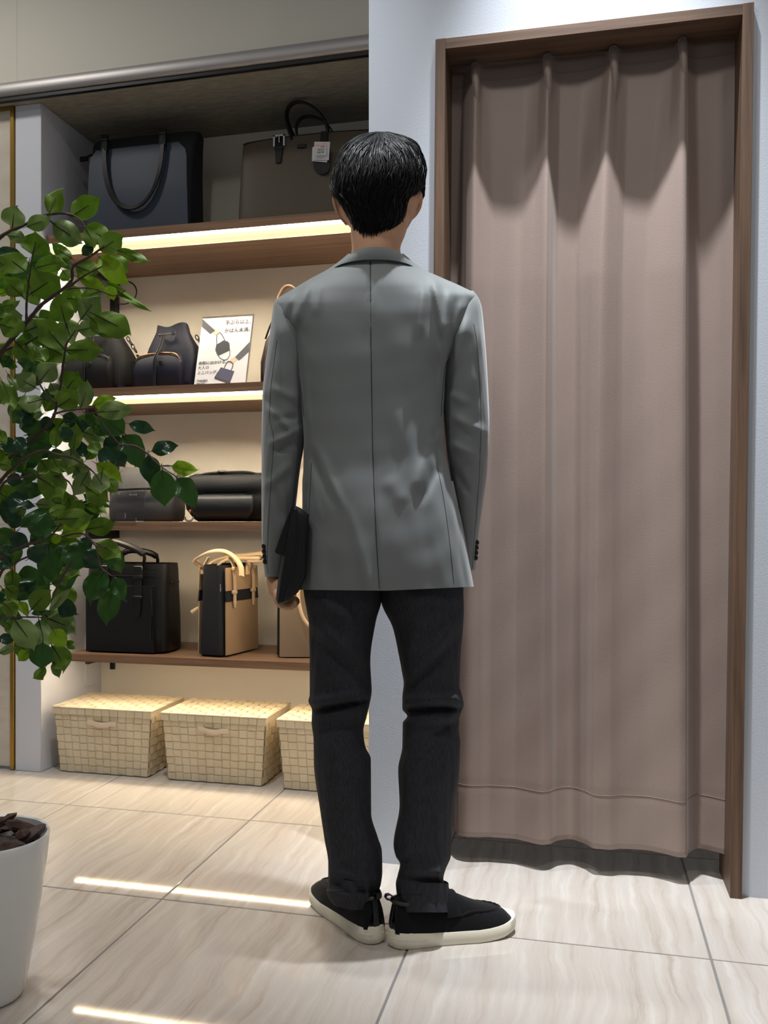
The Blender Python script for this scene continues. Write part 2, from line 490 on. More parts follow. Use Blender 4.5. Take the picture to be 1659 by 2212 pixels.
# hem stitch and heading stitch, laid along the cloth
for frac, nm in ((0.9365, 'hem_stitch'), (0.022, 'heading_stitch')):
    r = rows[int(frac*NR)]
    m = MB(); m.tube([p + Vector((0, -0.0016, 0)) for p in r[::2]], 0.0007, 5)
    m.build(nm, M_thread, curtain, world=True)
for k in (3, 8, 13, 18):                # pinch pleats
    px3, y3 = cols[k]; xx = WX(px3[0], y3[0])
    m = MB()
    m.tube([(xx - .004, y3[0] - .004, CZ1 - .005), (xx - .003, y3[0] - .010, CZ1 - .03), (xx, y3[0] - .006, CZ1 - .075), (xx + .001, y3[0] + .004, CZ1 - .15)], [.010, .011, .008, .003], 10)
    m.build('pleat', M_curt, curtain, world=True, ang=180)

# ================================================================== SHELVES
SHX1 = RETX - .002
M_ledc2 = mat('led_cream_strip', (255, 240, 205), 0.5, emit=((255, 230, 184), 9.0))
def shelf(ztop, thick, x0, label, lit_front, yf=2.97):
    t = thing('display_shelf', label, 'shelf', ((x0 + SHX1)/2, yf, ztop - thick), group='wall shelves in the recess')
    m = MB()
    if lit_front:      # front fascia, then a bevelled lamp channel, then the underside
        pr = [(yf, ztop), (BACKY - .001, ztop), (BACKY - .001, ztop - thick), (yf + .049, ztop - thick), (yf + .049, ztop - thick + .008), (yf + .034, ztop - thick + .008), (yf + .034, ztop - thick), (yf + .012, ztop - thick + .004), (yf + .008, ztop - .030), (yf, ztop - .030)]
        m.grid([[Vector((x, y, z)) for y, z in pr] for x in (x0, SHX1)], True, False)
        n = len(pr); m.add([(x0, y, z) for y, z in pr], [tuple(range(n))]); m.add([(SHX1, y, z) for y, z in pr], [tuple(range(n))])
        o = m.build('board', M_shelf, t, world=True, smooth=False)
        l = MB(); l.hexa([(x0 + .01, yf + .0035, ztop - .0405), (SHX1, yf + .0035, ztop - .0405), (SHX1, yf + .0095, ztop - .0405), (x0 + .01, yf + .0095, ztop - .0405),
                          (x0 + .01, yf + .001, ztop - .0305), (SHX1, yf + .001, ztop - .0305), (SHX1, yf + .0078, ztop - .0305), (x0 + .01, yf + .0078, ztop - .0305)])
        a = l.build('lamp_strip', M_ledw, t, world=True, smooth=False); tag(a, 'white glowing light strip')
        l = MB(); l.hexa([(x0 + .01, yf + .007, ztop - thick + .004), (SHX1, yf + .007, ztop - thick + .004), (SHX1, yf + .033, ztop - thick - .0048), (x0 + .01, yf + .033, ztop - thick - .0048),
                          (x0 + .01, yf + .004, ztop - .041), (SHX1, yf + .004, ztop - .041), (SHX1, yf + .011, ztop - .041), (x0 + .01, yf + .011, ztop - .041)])
        a = l.build('lamp_lens', M_ledc, t, world=True, smooth=False)
        l = MB(); l.box((x0 + .02, yf + .0355, ztop - thick + .004), (SHX1 - .01, yf + .0475, ztop - thick + .0078)); l.build('added_glow', M_addglow, t, world=True, smooth=False)  # extra glowing strip hidden in the slot, added to light the back wall
    else:
        zb = ztop - thick
        pr = [(yf, ztop), (BACKY - .001, ztop), (BACKY - .001, zb), (yf + .060, zb), (yf + .060, zb + .014), (yf + .018, zb + .014), (yf + .018, zb), (yf, zb)]
        m.grid([[Vector((x, y, z)) for y, z in pr] for x in (x0, SHX1)], True, False)
        n = len(pr); m.add([(x0, y, z) for y, z in pr], [tuple(range(n))]); m.add([(SHX1, y, z) for y, z in pr], [tuple(range(n))])
        o = m.build('board', M_shelf, t, world=True, smooth=False)
        l = MB(); l.box((x0 + .01, yf + .020, zb + .003), (SHX1 - .01, yf + .034, zb + .0135))
        l.build('lamp_strip', M_ledh, t, world=True, smooth=False)
        l = MB(); l.box((x0 + .01, yf + .036, zb + .003), (SHX1 - .01, yf + .058, zb + .0135))
        l.build('lamp_lens', M_addglow if False else M_ledc2, t, world=True, smooth=False)
    b = MB(); b.box((-1.772, 3.12, ztop - thick - .034), (-1.757, BACKY - .012, ztop - thick - .0005), .001, 1)
    b.build('bracket', M_black, t, world=True)
    return t
SZ1, SZ2, SZ3, SZ4 = 1.893, 1.346, 0.880, 0.416
shelf(SZ1, .058, SIDEX + .004, 'top walnut shelf with a light strip, carrying the two large totes', True)
shelf(SZ2, .050, -1.76, 'second walnut shelf with a light strip, under the drawstring bags and the leaflet', True)
shelf(SZ3, .030, -1.76, 'third thin walnut shelf, under the sling bags', False)
shelf(SZ4, .026, -1.755, 'lowest walnut shelf, just above the woven baskets', False)
# slotted uprights and the lamp cable
mb = MB(); mb.box((-1.799, BACKY - .012, .30), (-1.792, BACKY - .0005, 1.82)); mb.box((-1.790, BACKY - .012, .30), (-1.782, BACKY - .0005, 1.82)); mb.box((-1.778, BACKY - .014, .90), (-1.764, BACKY - .0005, 1.82))
o = mb.build('shelf_upright', M_black, smooth=False, origin=(-1.785, BACKY, .3)); tag(o, 'black slotted metal upright on the cream back wall', 'shelf upright')
mb = MB(); pts = []
for k in range(15):
    a = k/14*math.pi*1.25
    pts.append((WX(258, 3.3) + .055*math.sin(a), 3.335, WZ(258, 632, 3.33) + .045*math.cos(a)))
mb.tube(pts, .0028, 6)
o = mb.build('lamp_cable', M_black, origin=pts[0]); tag(o, 'thin black lamp cable looped beside the upright under the top shelf', 'cable')
# ================================================================== PERSON
TB = 2.03                      # camera depth of the body axis
M_skin = mat('skin', (204, 158, 126), 0.5, spec=0.4, var=(40, (190, 142, 110), 0.6))
MATS['skin'].node_tree.nodes['Principled BSDF'].inputs['Subsurface Weight'].default_value = 0.08
MATS['skin'].node_tree.nodes['Principled BSDF'].inputs['Subsurface Radius'].default_value = (0.01, 0.004, 0.002)
M_hair = mat('black_hair', (6, 6, 7), 0.40, spec=0.34)
M_jack = mat('grey_suiting', (120, 124, 124), 0.62, spec=0.35, sheen=0.25, sheen_rough=0.4, bump=(1500, 0.12, 0.0004))
M_jackd = mat('grey_seam', (62, 66, 67), 0.8)
M_trou = mat('charcoal_twill', (56, 57, 63), 0.8, spec=0.25, var=(420, (36, 36, 40), 0.5), bump=(900, 0.2, 0.0005), stretch=(1, 1, .12))
M_shoe = mat('black_mesh_knit', (11, 11, 13), 0.85, spec=0.25, bump=(700, 0.6, 0.0008), sheen=0.2)
M_leath = mat('black_leather_trim', (24, 24, 25), 0.45)
M_sole = mat('ivory_rubber', (234, 227, 208), 0.55, spec=0.35)
M_btn = mat('black_button', (16, 16, 18), 0.25)

person = thing('person', 'dark-haired person seen from behind in grey jacket and charcoal trousers', 'person', tuple(WF(835, 2010)))

def ridge_field(R, G=1.7):
    def f(x, y):
        d = 0.0
        for x0, y0, x1, y1, w, a in R:
            vx, vy = x1 - x0, y1 - y0; L2 = vx*vx + vy*vy
            s = ((x - x0)*vx + (y - y0)*vy) / L2
            if s < -.35 or s > 1.35: continue
            px, py = x0 + s*vx, y0 + s*vy
            q = ((x - px)**2 + (y - py)**2) / (w*w)
            if q > 9: continue
            e = 1.0
            if s < .2: e = max(0, (s + .35)/.55)
            if s > .8: e = max(0, (1.35 - s)/.55)
            d += G * a * math.exp(-q) * e*e*(3 - 2*e)
        return d
    return f
def bumpy(x, y, k):         # soft irregularity
    return math.sin(x*.031 + k)*math.sin(y*.021 + 2*k) + .6*math.sin(x*.057 - y*.043 + 3*k) + .4*math.sin(y*.09 + x*.02 + k)

def px_loft(mb, ys, L, Rr, TC, DB, DF, n=2.3, seg=72, rid=None, noise=0.0, k=0.0, cap=True, tilt=None):
    """tube of horizontal rings: left/right pixel edge, depth centre and half depth towards (DB) and away from (DF) the camera"""
    rows = []
    for y in ys:
        l, r = L(y), Rr(y); xc = (l + r)/2; hw = (r - l)/2; tc = TC(y); row = []
        nn = n(y) if callable(n) else n
        for j in range(seg):
            a = 2*math.pi*j/seg
            ca, sa = math.cos(a), math.sin(a)
            ex = ca; ey = math.copysign(max(0.0, 1 - abs(ca)**nn)**(1/nn), sa) if abs(sa) > 1e-9 else 0.0
            x = xc + hw*ex
            dep = (DB(y) if ey < 0 else DF(y))
            t = tc + dep*ey
            yy = y + (tilt(a, y) if tilt else 0)
            d = 0.0
            if rid and ey < .3: d += rid(x, yy) * min(1, (.3 - ey)*1.6)
            if noise: d += noise * bumpy(x + 400*ey, yy, k)
            row.append(W(x, yy, t - d) if not hasattr(d, 'x') else None)
        rows.append(row)
    mb.grid(rows, True, cap)
    return rows
cst = lambda v: (lambda y: v)

# ---------------------------------------------------------------- jacket torso
jl = pchip([548, 560, 579, 600, 625, 645, 655, 680, 724, 761, 840, 900, 950, 1016, 1042, 1100, 1200, 1280],
           [752, 738, 712, 674, 632, 600, 593, 598, 621, 633, 645, 652, 656, 655, 653, 653, 649, 645])
jr = pchip([548, 560, 579, 600, 620, 639, 655, 699, 749, 790, 840, 909, 941, 1016, 1120, 1200, 1280],
           [872, 886, 910, 955, 1000, 1031, 1028, 1012, 990, 967, 961, 958, 958, 970, 996, 1011, 1024])
jt = pchip([548, 600, 700, 850, 1000, 1150, 1280], [2.022, 2.03, 2.035, 2.03, 2.02, 2.02, 2.02])
jb = pchip([548, 565, 585, 620, 680, 760, 860, 980, 1100, 1200, 1280], [.050, .058, .074, .098, .116, .120, .112, .104, .122, .128, .124])
jf = pchip([548, 565, 600, 680, 800, 950, 1100, 1280], [.045, .055, .080, .105, .115, .115, .120, .125])
jrid = ridge_field([
 (914, 632, 905, 715, 10, .006), (939, 612, 954, 712, 9, .008), (970, 640, 962, 712, 9, .006), (1000, 655, 985, 715, 10, .006),
 (640, 690, 665, 612, 12, .007), (684, 675, 688, 620, 9, .003), (612, 690, 628, 640, 9, .004), (955, 735, 957, 860, 10, .005), (650, 760, 664, 930, 10, .004),
 (676, 985, 712, 1075, 9, -.005), (694, 985, 735, 1085, 10, .004), (668, 1010, 690, 1110, 8, .003),
 (940, 945, 948, 1016, 8, -.006), (925, 985, 900, 1050, 14, .005), (945, 1010, 915, 1075, 9, -.004), (960, 930, 935, 960, 10, .004),
 (870, 900, 900, 1040, 30, .004), (760, 1120, 800, 1270, 12, .003), (840, 1040, 870, 1080, 20, .003), (905, 1080, 930, 1200, 18, -.003), (700, 1100, 715, 1250, 20, -.003), (985, 1100, 1003, 1260, 6, -.002)])
# centre seam
cs = pchip([555, 700, 860, 1000, 1120, 1200, 1280], [800, 801, 803, 806, 811, 815, 821])
def jr2(x, y):
    d = jrid(x, y)
    u = x - cs(y)
    d -= .0022*math.exp(-(u/3.0)**2) * (1 if y > 562 else 0)
    if y > 1060:                          # vent: the right panel laps over the left one
        g = min(1, (y - 1060)/90)
        d += g*.0045*(1/(1 + math.exp(-max(-30, min(30, u/1.6))))) * math.exp(-max(0, u)/40)
        d += g*.003*math.exp(-((u + 30)/14)**2)
    # hollow between the shoulder blades and slight waist
    d -= .006*math.exp(-((x - 803)/70)**2)*math.exp(-((y - 800)/170)**2)
    return d
def hemtilt(a, y):
    k = max(0, (y - 1150)/130)
    return k*(-9*max(0, math.cos(a)) - 2*max(0, -math.cos(a)) - 26*max(0, math.sin(a)))
mb = MB()
ys = list(np.concatenate([np.linspace(548, 700, 46), np.linspace(706, 1276, 118)]))
nexp = pchip([548, 590, 660, 800, 1280], [2.1, 2.2, 2.5, 2.7, 2.6])
rows = px_loft(mb, ys, jl, jr, jt, jb, jf, nexp, 220, jr2, .0010, .3, cap=False, tilt=hemtilt)
# turned-in hem and closed neck base
last = rows[-1]; cen = sum((Vector(p) for p in last), Vector())/len(last)
inner = [Vector(p) + (cen - Vector(p))*.03 for p in last]; inner2 = [p + Vector((0, 0, .03)) for p in inner]
mb.grid([last, inner, inner2], True)
mb.grid([rows[0], [Vector(p)*.6 + (sum((Vector(q) for q in rows[0]), Vector())/len(rows[0]))*.4 for p in rows[0]]], True)
jacket = mb.build('jacket', M_jack, person, world=True, ang=60)

def on_back(x, y, off=.0012):
    """point on the jacket back surface under pixel x, y"""
    l, r = jl(y), jr(y); xc, hw = (l + r)/2, (r - l)/2; nn = nexp(y)
    e = max(-.999, min(.999, (x - xc)/hw))
    s = (1 - abs(e)**nn)**(1/nn)
    ca = e; yy = y + hemtilt(-math.acos(max(-1, min(1, ca))), y)
    d = jr2(x, yy)*min(1, (.3 + s)*1.6)
    return W(x, yy, jt(y) - jb(y)*s - d - .0010*bumpy(x - 400*s, yy, .3) - off)
def seam(path, r=.0011, nm='seam'):
    m = MB(); m.tube(path, r, 5); return m.build(nm, M_jackd, jacket, world=True)
seam([on_back(cs(y), y, .0004) for y in np.linspace(563, 1272, 90)], .0012)
seam([on_back(x, y, 0) for x, y in zip(np.linspace(673, 660, 40), np.linspace(1000, 1262, 40))], .0008)
pr_ = pchip([1010, 1060, 1130, 1200, 1266], [945, 955, 966, 974, 980])
seam([on_back(pr_(y), y, 0) for y in np.linspace(1010, 1266, 50)], .0009)

# ---------------------------------------------------------------- sleeves
def sleeve(side):
    m = MB()
    if side < 0:
        ys = np.linspace(640, 1246, 120)
        L = pchip([640, 648, 660, 680, 724, 800, 850, 900, 950, 1016, 1085, 1170, 1246], [606, 596, 591, 588, 582, 572, 567, 566, 565, 565, 565, 566, 572])
        R = pchip([640, 648, 660, 680, 724, 800, 850, 900, 950, 1016, 1085, 1170, 1246], [612, 628, 642, 652, 660, 663, 664, 662, 658, 648, 640, 630, 616])
        TCf = pchip([640, 700, 800, 950, 1100, 1246], [2.028, 2.035, 2.043, 2.045, 2.055, 2.07])
        D = pchip([640, 655, 680, 724, 800, 950, 1100, 1246], [.018, .045, .066, .080, .080, .070, .062, .052])
        rid = ridge_field([(585, 885, 628, 925, 9, .006), (598, 905, 636, 902, 7, -.004), (593, 955, 648, 928, 8, .006), (600, 972, 640, 960, 7, -.004), (575, 860, 600, 900, 9, -.003), (600, 700, 612, 830, 12, .004), (640, 860, 590, 840, 10, .003), (575, 1050, 620, 1010, 10, .003), (610, 1120, 590, 1060, 10, -.003)])
    else:
        ys = np.linspace(628, 1232, 120)
        L = pchip([628, 640, 660, 699, 749, 800, 876, 958, 1042, 1120, 1180, 1232], [1015, 990, 975, 962, 957, 957, 958, 963, 974, 985, 992, 996])
        R = pchip([628, 640, 660, 714, 780, 855, 909, 1006, 1104, 1169, 1232], [1022, 1032, 1040, 1046, 1051, 1055, 1057, 1053, 1041, 1032, 1027])
        TCf = pchip([628, 700, 800, 950, 1100, 1232], [2.028, 2.035, 2.045, 2.055, 2.095, 2.125])
        D = pchip([628, 645, 680, 724, 800, 950, 1100, 1232], [.018, .045, .066, .082, .080, .070, .060, .050])
        rid = ridge_field([(1005, 700, 975, 790, 10, .004), (985, 905, 1040, 930, 10, .005), (975, 960, 1030, 985, 9, .004), (1040, 720, 1020, 840, 14, .004), (970, 1000, 1010, 1060, 8, -.004), (965, 850, 1010, 870, 10, .003)])
    rows = px_loft(m, ys, L, R, TCf, D, D, 2.15, 80, rid, .0012, 1.1 if side < 0 else 2.3, cap=False)
    last = rows[-1]; c = sum((Vector(p) for p in last), Vector())/len(last)
    first = rows[0]; c0 = sum((Vector(p) for p in first), Vector())/len(first)
    m.grid([last, [Vector(p) + (c - Vector(p))*.08 for p in last], [Vector(p) + (c - Vector(p))*.10 + Vector((0, 0, .05)) for p in last]], True)
    m.grid([[c0.lerp(Vector(p), .3) for p in first], first], True)
    o = m.build('sleeve', M_jack, jacket, world=True, ang=60)
    # outer-arm seam running down the sleeve
    def surf(x, y, off):
        l, r = L(y), R(y); xc, hw = (l + r)/2, (r - l)/2; e = max(-.98, min(.98, (x - xc)/hw))
        s = (1 - abs(e)**2.15)**(1/2.15)
        d = rid(x, y)*min(1, (.3 + s)*1.6) + .0012*bumpy(x - 400*s, y, 1.1 if side < 0 else 2.3)
        return W(x, y, TCf(y) - D(y)*s - d - off)
    fr = pchip([680, 740, 900, 950, 1150, 1240], [.25, .22, .17, .28, .20, .16]) if side < 0 else pchip([690, 740, 900, 1000, 1150, 1230], [.72, .80, .82, .80, .80, .80])
    y0, y1 = (735, 1240) if side < 0 else (700, 1228)
    seam([surf(L(y) + (R(y) - L(y))*fr(y), y, 0) for y in np.linspace(y0, y1, 60)], .0007)
    # cuff buttons
    for k in range(4):
        if side < 0: y = 1180 + 11*k; x = L(y) + 5; 
        else: y = 1172 + 11*k; x = R(y) - 3
        p = surf(x, y, .0005); nrm = (p - W((L(y) + R(y))/2, y, TCf(y))).normalized()
        rot = nrm.to_track_quat('Z', 'Y').to_matrix()
        b = MB(); b.ell(p + nrm*.002, (.0065, .0065, .003), 14, 6, rot); b.build('button', M_btn, jacket, world=True)
    return L, R, TCf, D
SL = sleeve(-1); SR = sleeve(1)
# armhole seams
seam([on_back(jl(y) + 5 + max(0, 20 - abs(y - 670))*.1, y, .0004) for y in np.linspace(664, 900, 50)], .0012)
seam([on_back(jr(y) - 5, y, .0004) for y in np.linspace(652, 900, 50)], .0012)
# hip pockets
for x, y0, y1 in ((663, 1042, 1060), (975, 1040, 1100)):
    m = MB(); m.strap([on_back(x + (k*.20 if x > 800 else -k*.12), y0 + k, .002) for k in range(0, y1 - y0, 6)], .008, .003, Rv)
    m.build('pocket_flap', M_jack, jacket, world=True)

# ---------------------------------------------------------------- collar
mb = MB(); NT = 61; top = []; low = []; mid = []; ins = []
for k in range(NT):
    a = math.radians(-150 + 300*k/(NT - 1)); ca, sa = math.cos(a), math.sin(a)   # a = 0 at the back
    f = (1 - ca)/2
    xt = 812 + 57*sa; tt = 2.022 - .060*ca
    yt = 533 + 10*sa*sa + 75*f**2.2
    xl = 810 + 99*sa*(1 if sa < 0 else .99); tl = 2.028 - .067*ca
    yl = 560 + 18*abs(sa)**2.2 + 110*f**2.4
    pt = W(xt, yt, tt); pl = W(xl, yl, tl)
    pm = W(xt*.62 + xl*.38, yt*.55 + yl*.45, (tt*.62 + tl*.38)) + Fv*(-.004*ca) + Rv*(.004*sa)
    top.append(pt); low.append(pl); mid.append(pm)
    ins.append(W(812 + 52*sa, yt + 30, 2.022 - .056*ca))
    
und = [p + Vector((0, 0, -.001)) - (p - W(810, 570, 2.026)).normalized()*.006 for p in low]
mb.grid([ins, [t + Vector((0, 0, -.006)) - (t - W(812, 540, 2.022))*.05 for t in top], top, mid, [m_.lerp(l_, .6) for m_, l_ in zip(mid, low)], low, und])
collar = mb.build('collar', M_jack, jacket, world=True, ang=70)
seam([p + (p - W(810, 570, 2.026)).normalized()*.0004 + Vector((0, 0, -.001)) for p in low[14:-14]], .0011, 'collar_edge')

# ---------------------------------------------------------------- trousers
tl_l = pchip([1170, 1280, 1316, 1348, 1430, 1500, 1514, 1534, 1560, 1595, 1649, 1747, 1814, 1865, 1902, 1935, 1968], [648, 656, 662, 667, 669, 669, 666, 674, 673, 677, 678, 691, 701, 709, 709, 706, 722])
tl_r = pchip([1170, 1298, 1342, 1430, 1470, 1490, 1527, 1552, 1578, 1612, 1639, 1757, 1808, 1838, 1880, 1909, 1935, 1968], [832, 824, 812, 800, 802, 803, 797, 791, 785, 789, 801, 802, 816, 825, 826, 823, 813, 794])
tr_l = pchip([1170, 1298, 1358, 1413, 1462, 1475, 1508, 1531, 1547, 1561, 1612, 1662, 1737, 1825, 1850, 1866, 1890, 1909, 1940, 1972], [814, 823, 849, 861, 870, 872, 869, 869, 880, 870, 869, 860, 863, 850, 855, 864, 859, 855, 858, 862])
tr_r = pchip([1170, 1273, 1316, 1430, 1478, 1500, 1521, 1551, 1578, 1602, 1663, 1730, 1781, 1848, 1880, 1897, 1915, 1935, 1972], [1002, 1001, 1002, 994, 992, 997, 1002, 992, 990, 994, 992, 981, 976, 974, 962, 958, 960, 964, 974])
lrid = ridge_field([(668, 1340, 800, 1440, 12, .006), (672, 1375, 780, 1470, 9, -.004), (672, 1536, 795, 1514, 6, -.010), (674, 1518, 795, 1496, 10, .007), (676, 1552, 790, 1534, 9, .005), (690, 1585, 790, 1560, 7, -.003), (690, 1300, 760, 1345, 12, .004), (720, 1740, 810, 1650, 12, .003), (720, 1885, 815, 1900, 8, .006), (715, 1910, 800, 1925, 7, -.005), (740, 1860, 820, 1830, 10, .004), (710, 1925, 760, 1940, 9, .005), (790, 1905, 800, 1960, 6, .006)])
rrid = ridge_field([(1000, 1330, 875, 1470, 12, .006), (995, 1370, 885, 1490, 8, -.004), (868, 1533, 1000, 1530, 6, -.012), (872, 1515, 985, 1508, 11, .008), (985, 1500, 1000, 1530, 14, .007), (875, 1556, 985, 1550, 10, .006), (990, 1555, 940, 1590, 8, -.005), (890, 1290, 960, 1300, 14, .004), (870, 1870, 965, 1890, 9, .006), (860, 1895, 960, 1905, 7, -.005), (950, 1880, 975, 1950, 9, .006), (945, 1780, 950, 1880, 8, .004), (860, 1850, 885, 1830, 9, .005)])
tdb = pchip([1170, 1300, 1400, 1520, 1560, 1660, 1800, 1900, 1972], [.105, .098, .085, .075, .066, .076, .064, .058, .062])
tdf = pchip([1170, 1300, 1400, 1520, 1660, 1800, 1900, 1972], [.10, .095, .085, .078, .066, .062, .066, .085])
mb = MB()
ysl = np.linspace(1170, 1966, 190); ysr = np.linspace(1170, 1971, 190)
tcl = pchip([1170, 1400, 1550, 1700, 1972], [2.02, 2.02, 2.03, 2.03, 2.018]); tcr = pchip([1170, 1400, 1550, 1700, 1972], [2.02, 2.015, 2.02, 2.01, 1.990])
legs = []
hem = lambda a, y: (-22*max(0, math.sin(a)) - 10*max(0, -math.cos(a)))*max(0, (y - 1880)/90)
hemr = lambda a, y: (-16*max(0, math.sin(a)))*max(0, (y - 1880)/90)
for ys_, L_, R_, T_, rd, k_, tl_ in ((ysl, tl_l, tl_r, tcl, lrid, .7, hem), (ysr, tr_l, tr_r, tcr, rrid, 1.9, hemr)):
    rows = px_loft(mb, ys_, L_, R_, T_, tdb, tdf, 2.2, 96, rd, .0016, k_, cap=False, tilt=tl_)
    last = rows[-1]; c = sum((Vector(p) for p in last), Vector())/len(last)
    mb.grid([last, [Vector(p) + (c - Vector(p))*.06 for p in last], [Vector(p) + (c - Vector(p))*.08 + Vector((0, 0, .06)) for p in last]], True)
    f0 = rows[0]; c0 = sum((Vector(p) for p in f0), Vector())/len(f0)
    mb.grid([[c0.lerp(Vector(p), .02) for p in f0], f0], True)
    legs.append(rows)
trousers = mb.build('trousers', M_trou, person, world=True, ang=60)
for rows in legs:                           # hem stitch
    m = MB(); r = rows[-10]
    c = sum((Vector(p) for p in r), Vector())/len(r)
    m.tube([Vector(p) + (Vector(p) - c).normalized()*.0004 for p in r[::3]] + [Vector(r[0])], .0008, 5); m.build('hem_stitch', M_leath, trousers, world=True)

# ---------------------------------------------------------------- shoes (foot frame: x = toe, y = outer side, z up)
def shoe(heel, ang, mir):
    M = Matrix.Translation(heel) @ Matrix.Rotation(ang, 4, 'Z') @ Matrix.Diagonal((1, mir, 1, 1))
    LN = .292
    # outline half widths: inner (-y) and outer (+y)
    wo = pchip([0, .006, .02, .05, .10, .15, .20, .24, .27, .285, LN], [0.004, .018, .028, .034, .036, .042, .049, .048, .037, .022, .004])
    wi = pchip([0, .006, .02, .05, .10, .15, .20, .24, .27, .285, LN], [0.004, .018, .028, .034, .034, .037, .046, .046, .036, .021, .004])
    xs = [0, .002, .006, .012, .02, .035, .05, .075, .10, .13, .16, .19, .215, .235, .25, .262, .272, .280, .286, .290, LN]
    def outline(z, k, spring=True):
        pts = []
        for x in xs: pts.append((x, wo(x)*k, z(x)))
        for x in xs[::-1]: pts.append((x, -wi(x)*k, z(x)))
        return pts
    sc = lambda pts, g: [M @ Vector(((x - .146)*g + .146, y*g, z)) for x, y, z in pts]
    toe = lambda x: .010*max(0, (x - .19)/.1)**2
    top = pchip([0, .03, .08, .14, .20, LN], [.036, .033, .028, .026, .026, .030])
    s = MB()
    s.grid([sc(outline(lambda x: .0005 + toe(x), 1), .955), sc(outline(lambda x: .004 + toe(x), 1), .99), sc(outline(lambda x: top(x)*.45 + toe(x), 1), 1.0),
            sc(outline(lambda x: top(x) + toe(x)*.7, 1), .985), sc(outline(lambda x: top(x) + .0015 + toe(x)*.7, 1), .955), sc(outline(lambda x: top(x) - .003 + toe(x)*.7, 1), .91)], True, True)
    # upper: sections along the foot
    u = MB(); rows = []
    ht = pchip([.008, .03, .06, .09, .115, .14, .17, .20, .235, .262, .280], [.098, .100, .094, .088, .098, .097, .084, .070, .058, .048, .030])
    xs2 = [.009, .014, .022, .034, .05, .07, .09, .11, .13, .15, .17, .19, .21, .23, .245, .258, .268, .275, .281]
    for x in xs2:
        z0 = top(x) - .003; h = ht(x) - z0; row = []
        for k in range(25):
            a = math.pi*k/24
            nn = 2.6 if x < .11 else 2.3
            cy_, sz_ = math.cos(a), math.sin(a)
            ww = (wo(x) if cy_ > 0 else wi(x))*.955
            lean = 1 - .18*sz_ if x < .12 else 1 - .10*sz_
            row.append(M @ Vector((x + (.010*sz_ if x < .03 else 0), math.copysign(abs(cy_)**(2/nn), cy_)*ww*lean, z0 + h*abs(sz_)**(2/nn))))
        rows.append(row)
    c = Vector(); 
    u.grid(rows)
    u.add(rows[0] + [sum(rows[0], Vector())/25], [(i, i+1, 25) for i in range(24)])
    u.add(rows[-1] + [sum(rows[-1], Vector())/25], [(i+1, i, 25) for i in range(24)])
    up = u.build('shoe', M_shoe, person, world=True, ang=60); tag(up, 'black knit slip-on shoe with ivory rubber sole')
    s.build('sole', M_sole, up, world=True, ang=50)
    # welt groove line on the sole side, heel part
    g = MB(); g.tube([M @ Vector((x, sgn*(wo(x) if sgn > 0 else wi(x))*1.004, top(x)*.62)) for sgn, x in [(1, .075), (1, .05), (1, .03), (1, .015), (1, .004), (-1, .004), (-1, .015), (-1, .03), (-1, .05), (-1, .075)]], .0011, 6)
    g.build('welt_line', M_sole, up, world=True)
    # apron seam with stitches
    ap = []
    for k in range(29):
        a = math.pi*(k/28)
        x = .150 + .105*math.sin(a)**.75; y = .034*math.cos(a)*(1 - .12*math.sin(a))
        z0 = top(x) - .003; h = ht(x) - z0; w_ = (wo(x) if y > 0 else wi(x))*.955*.93
        z = z0 + h*max(0.05, 1 - abs(y/w_)**2.3)**(1/2.3)
        ap.append(M @ Vector((x, y, z)))
    q = MB(); q.tube(ap, [.0026 + .0011*(k % 2) for k in range(29)], 7); q.build('apron_seam', M_shoe, up, world=True)
    # collar trim round the opening
    q = MB(); ring = []
    for k in range(33):
        a = 2*math.pi*k/32
        ring.append(M @ Vector((.073 + .062*math.cos(a), .029*math.sin(a), .091 + .012*math.cos(2*a)**2*(1 if math.cos(a) > 0 else .3))))
    q.tube(ring, .0045, 7); q.build('collar_trim', M_leath, up, world=True)
    # saddle strap over the instep
    q = MB(); pth = []
    for k in range(13):
        a = math.pi*(.12 + .76*k/12); x = .135
        z0 = top(x); h = ht(x) - z0
        pth.append(M @ Vector((x, math.cos(a)*.039, z0 + h*abs(math.sin(a))**(.85) + .001)))
    q.strap(pth, .030, .003, M.to_3x3() @ Vector((1, 0, 0))); q.build('saddle', M_shoe, up, world=True)
    # heel strip and pull loop
    q = MB(); q.strap([M @ Vector(p) for p in ((.0065, 0, .034), (.0075, 0, .055), (.012, 0, .080), (.017, 0, .096))], .012, .0025, M.to_3x3() @ Vector((0, 1, 0)))
    q.build('heel_strip', M_leath, up, world=True)
    q = MB(); q.strap([M @ Vector(p) for p in ((.020, 0, .092), (.012, 0, .101), (.004, 0, .107), (-.003, 0, .107), (-.005, 0, .102), (-.003, 0, .098), (.004, 0, .096), (.012, 0, .088))], .011, .0022, M.to_3x3() @ Vector((0, 1, 0)))
    q.build('pull_loop', M_leath, up, world=True)
    return up
hr = WF(836, 2040); hl = WF(826, 2040)
shoe(Vector((-.392, 1.917, 0)), math.radians(32), -1)
shoe(Vector((-.412, 1.915, 0)), math.radians(130), 1)

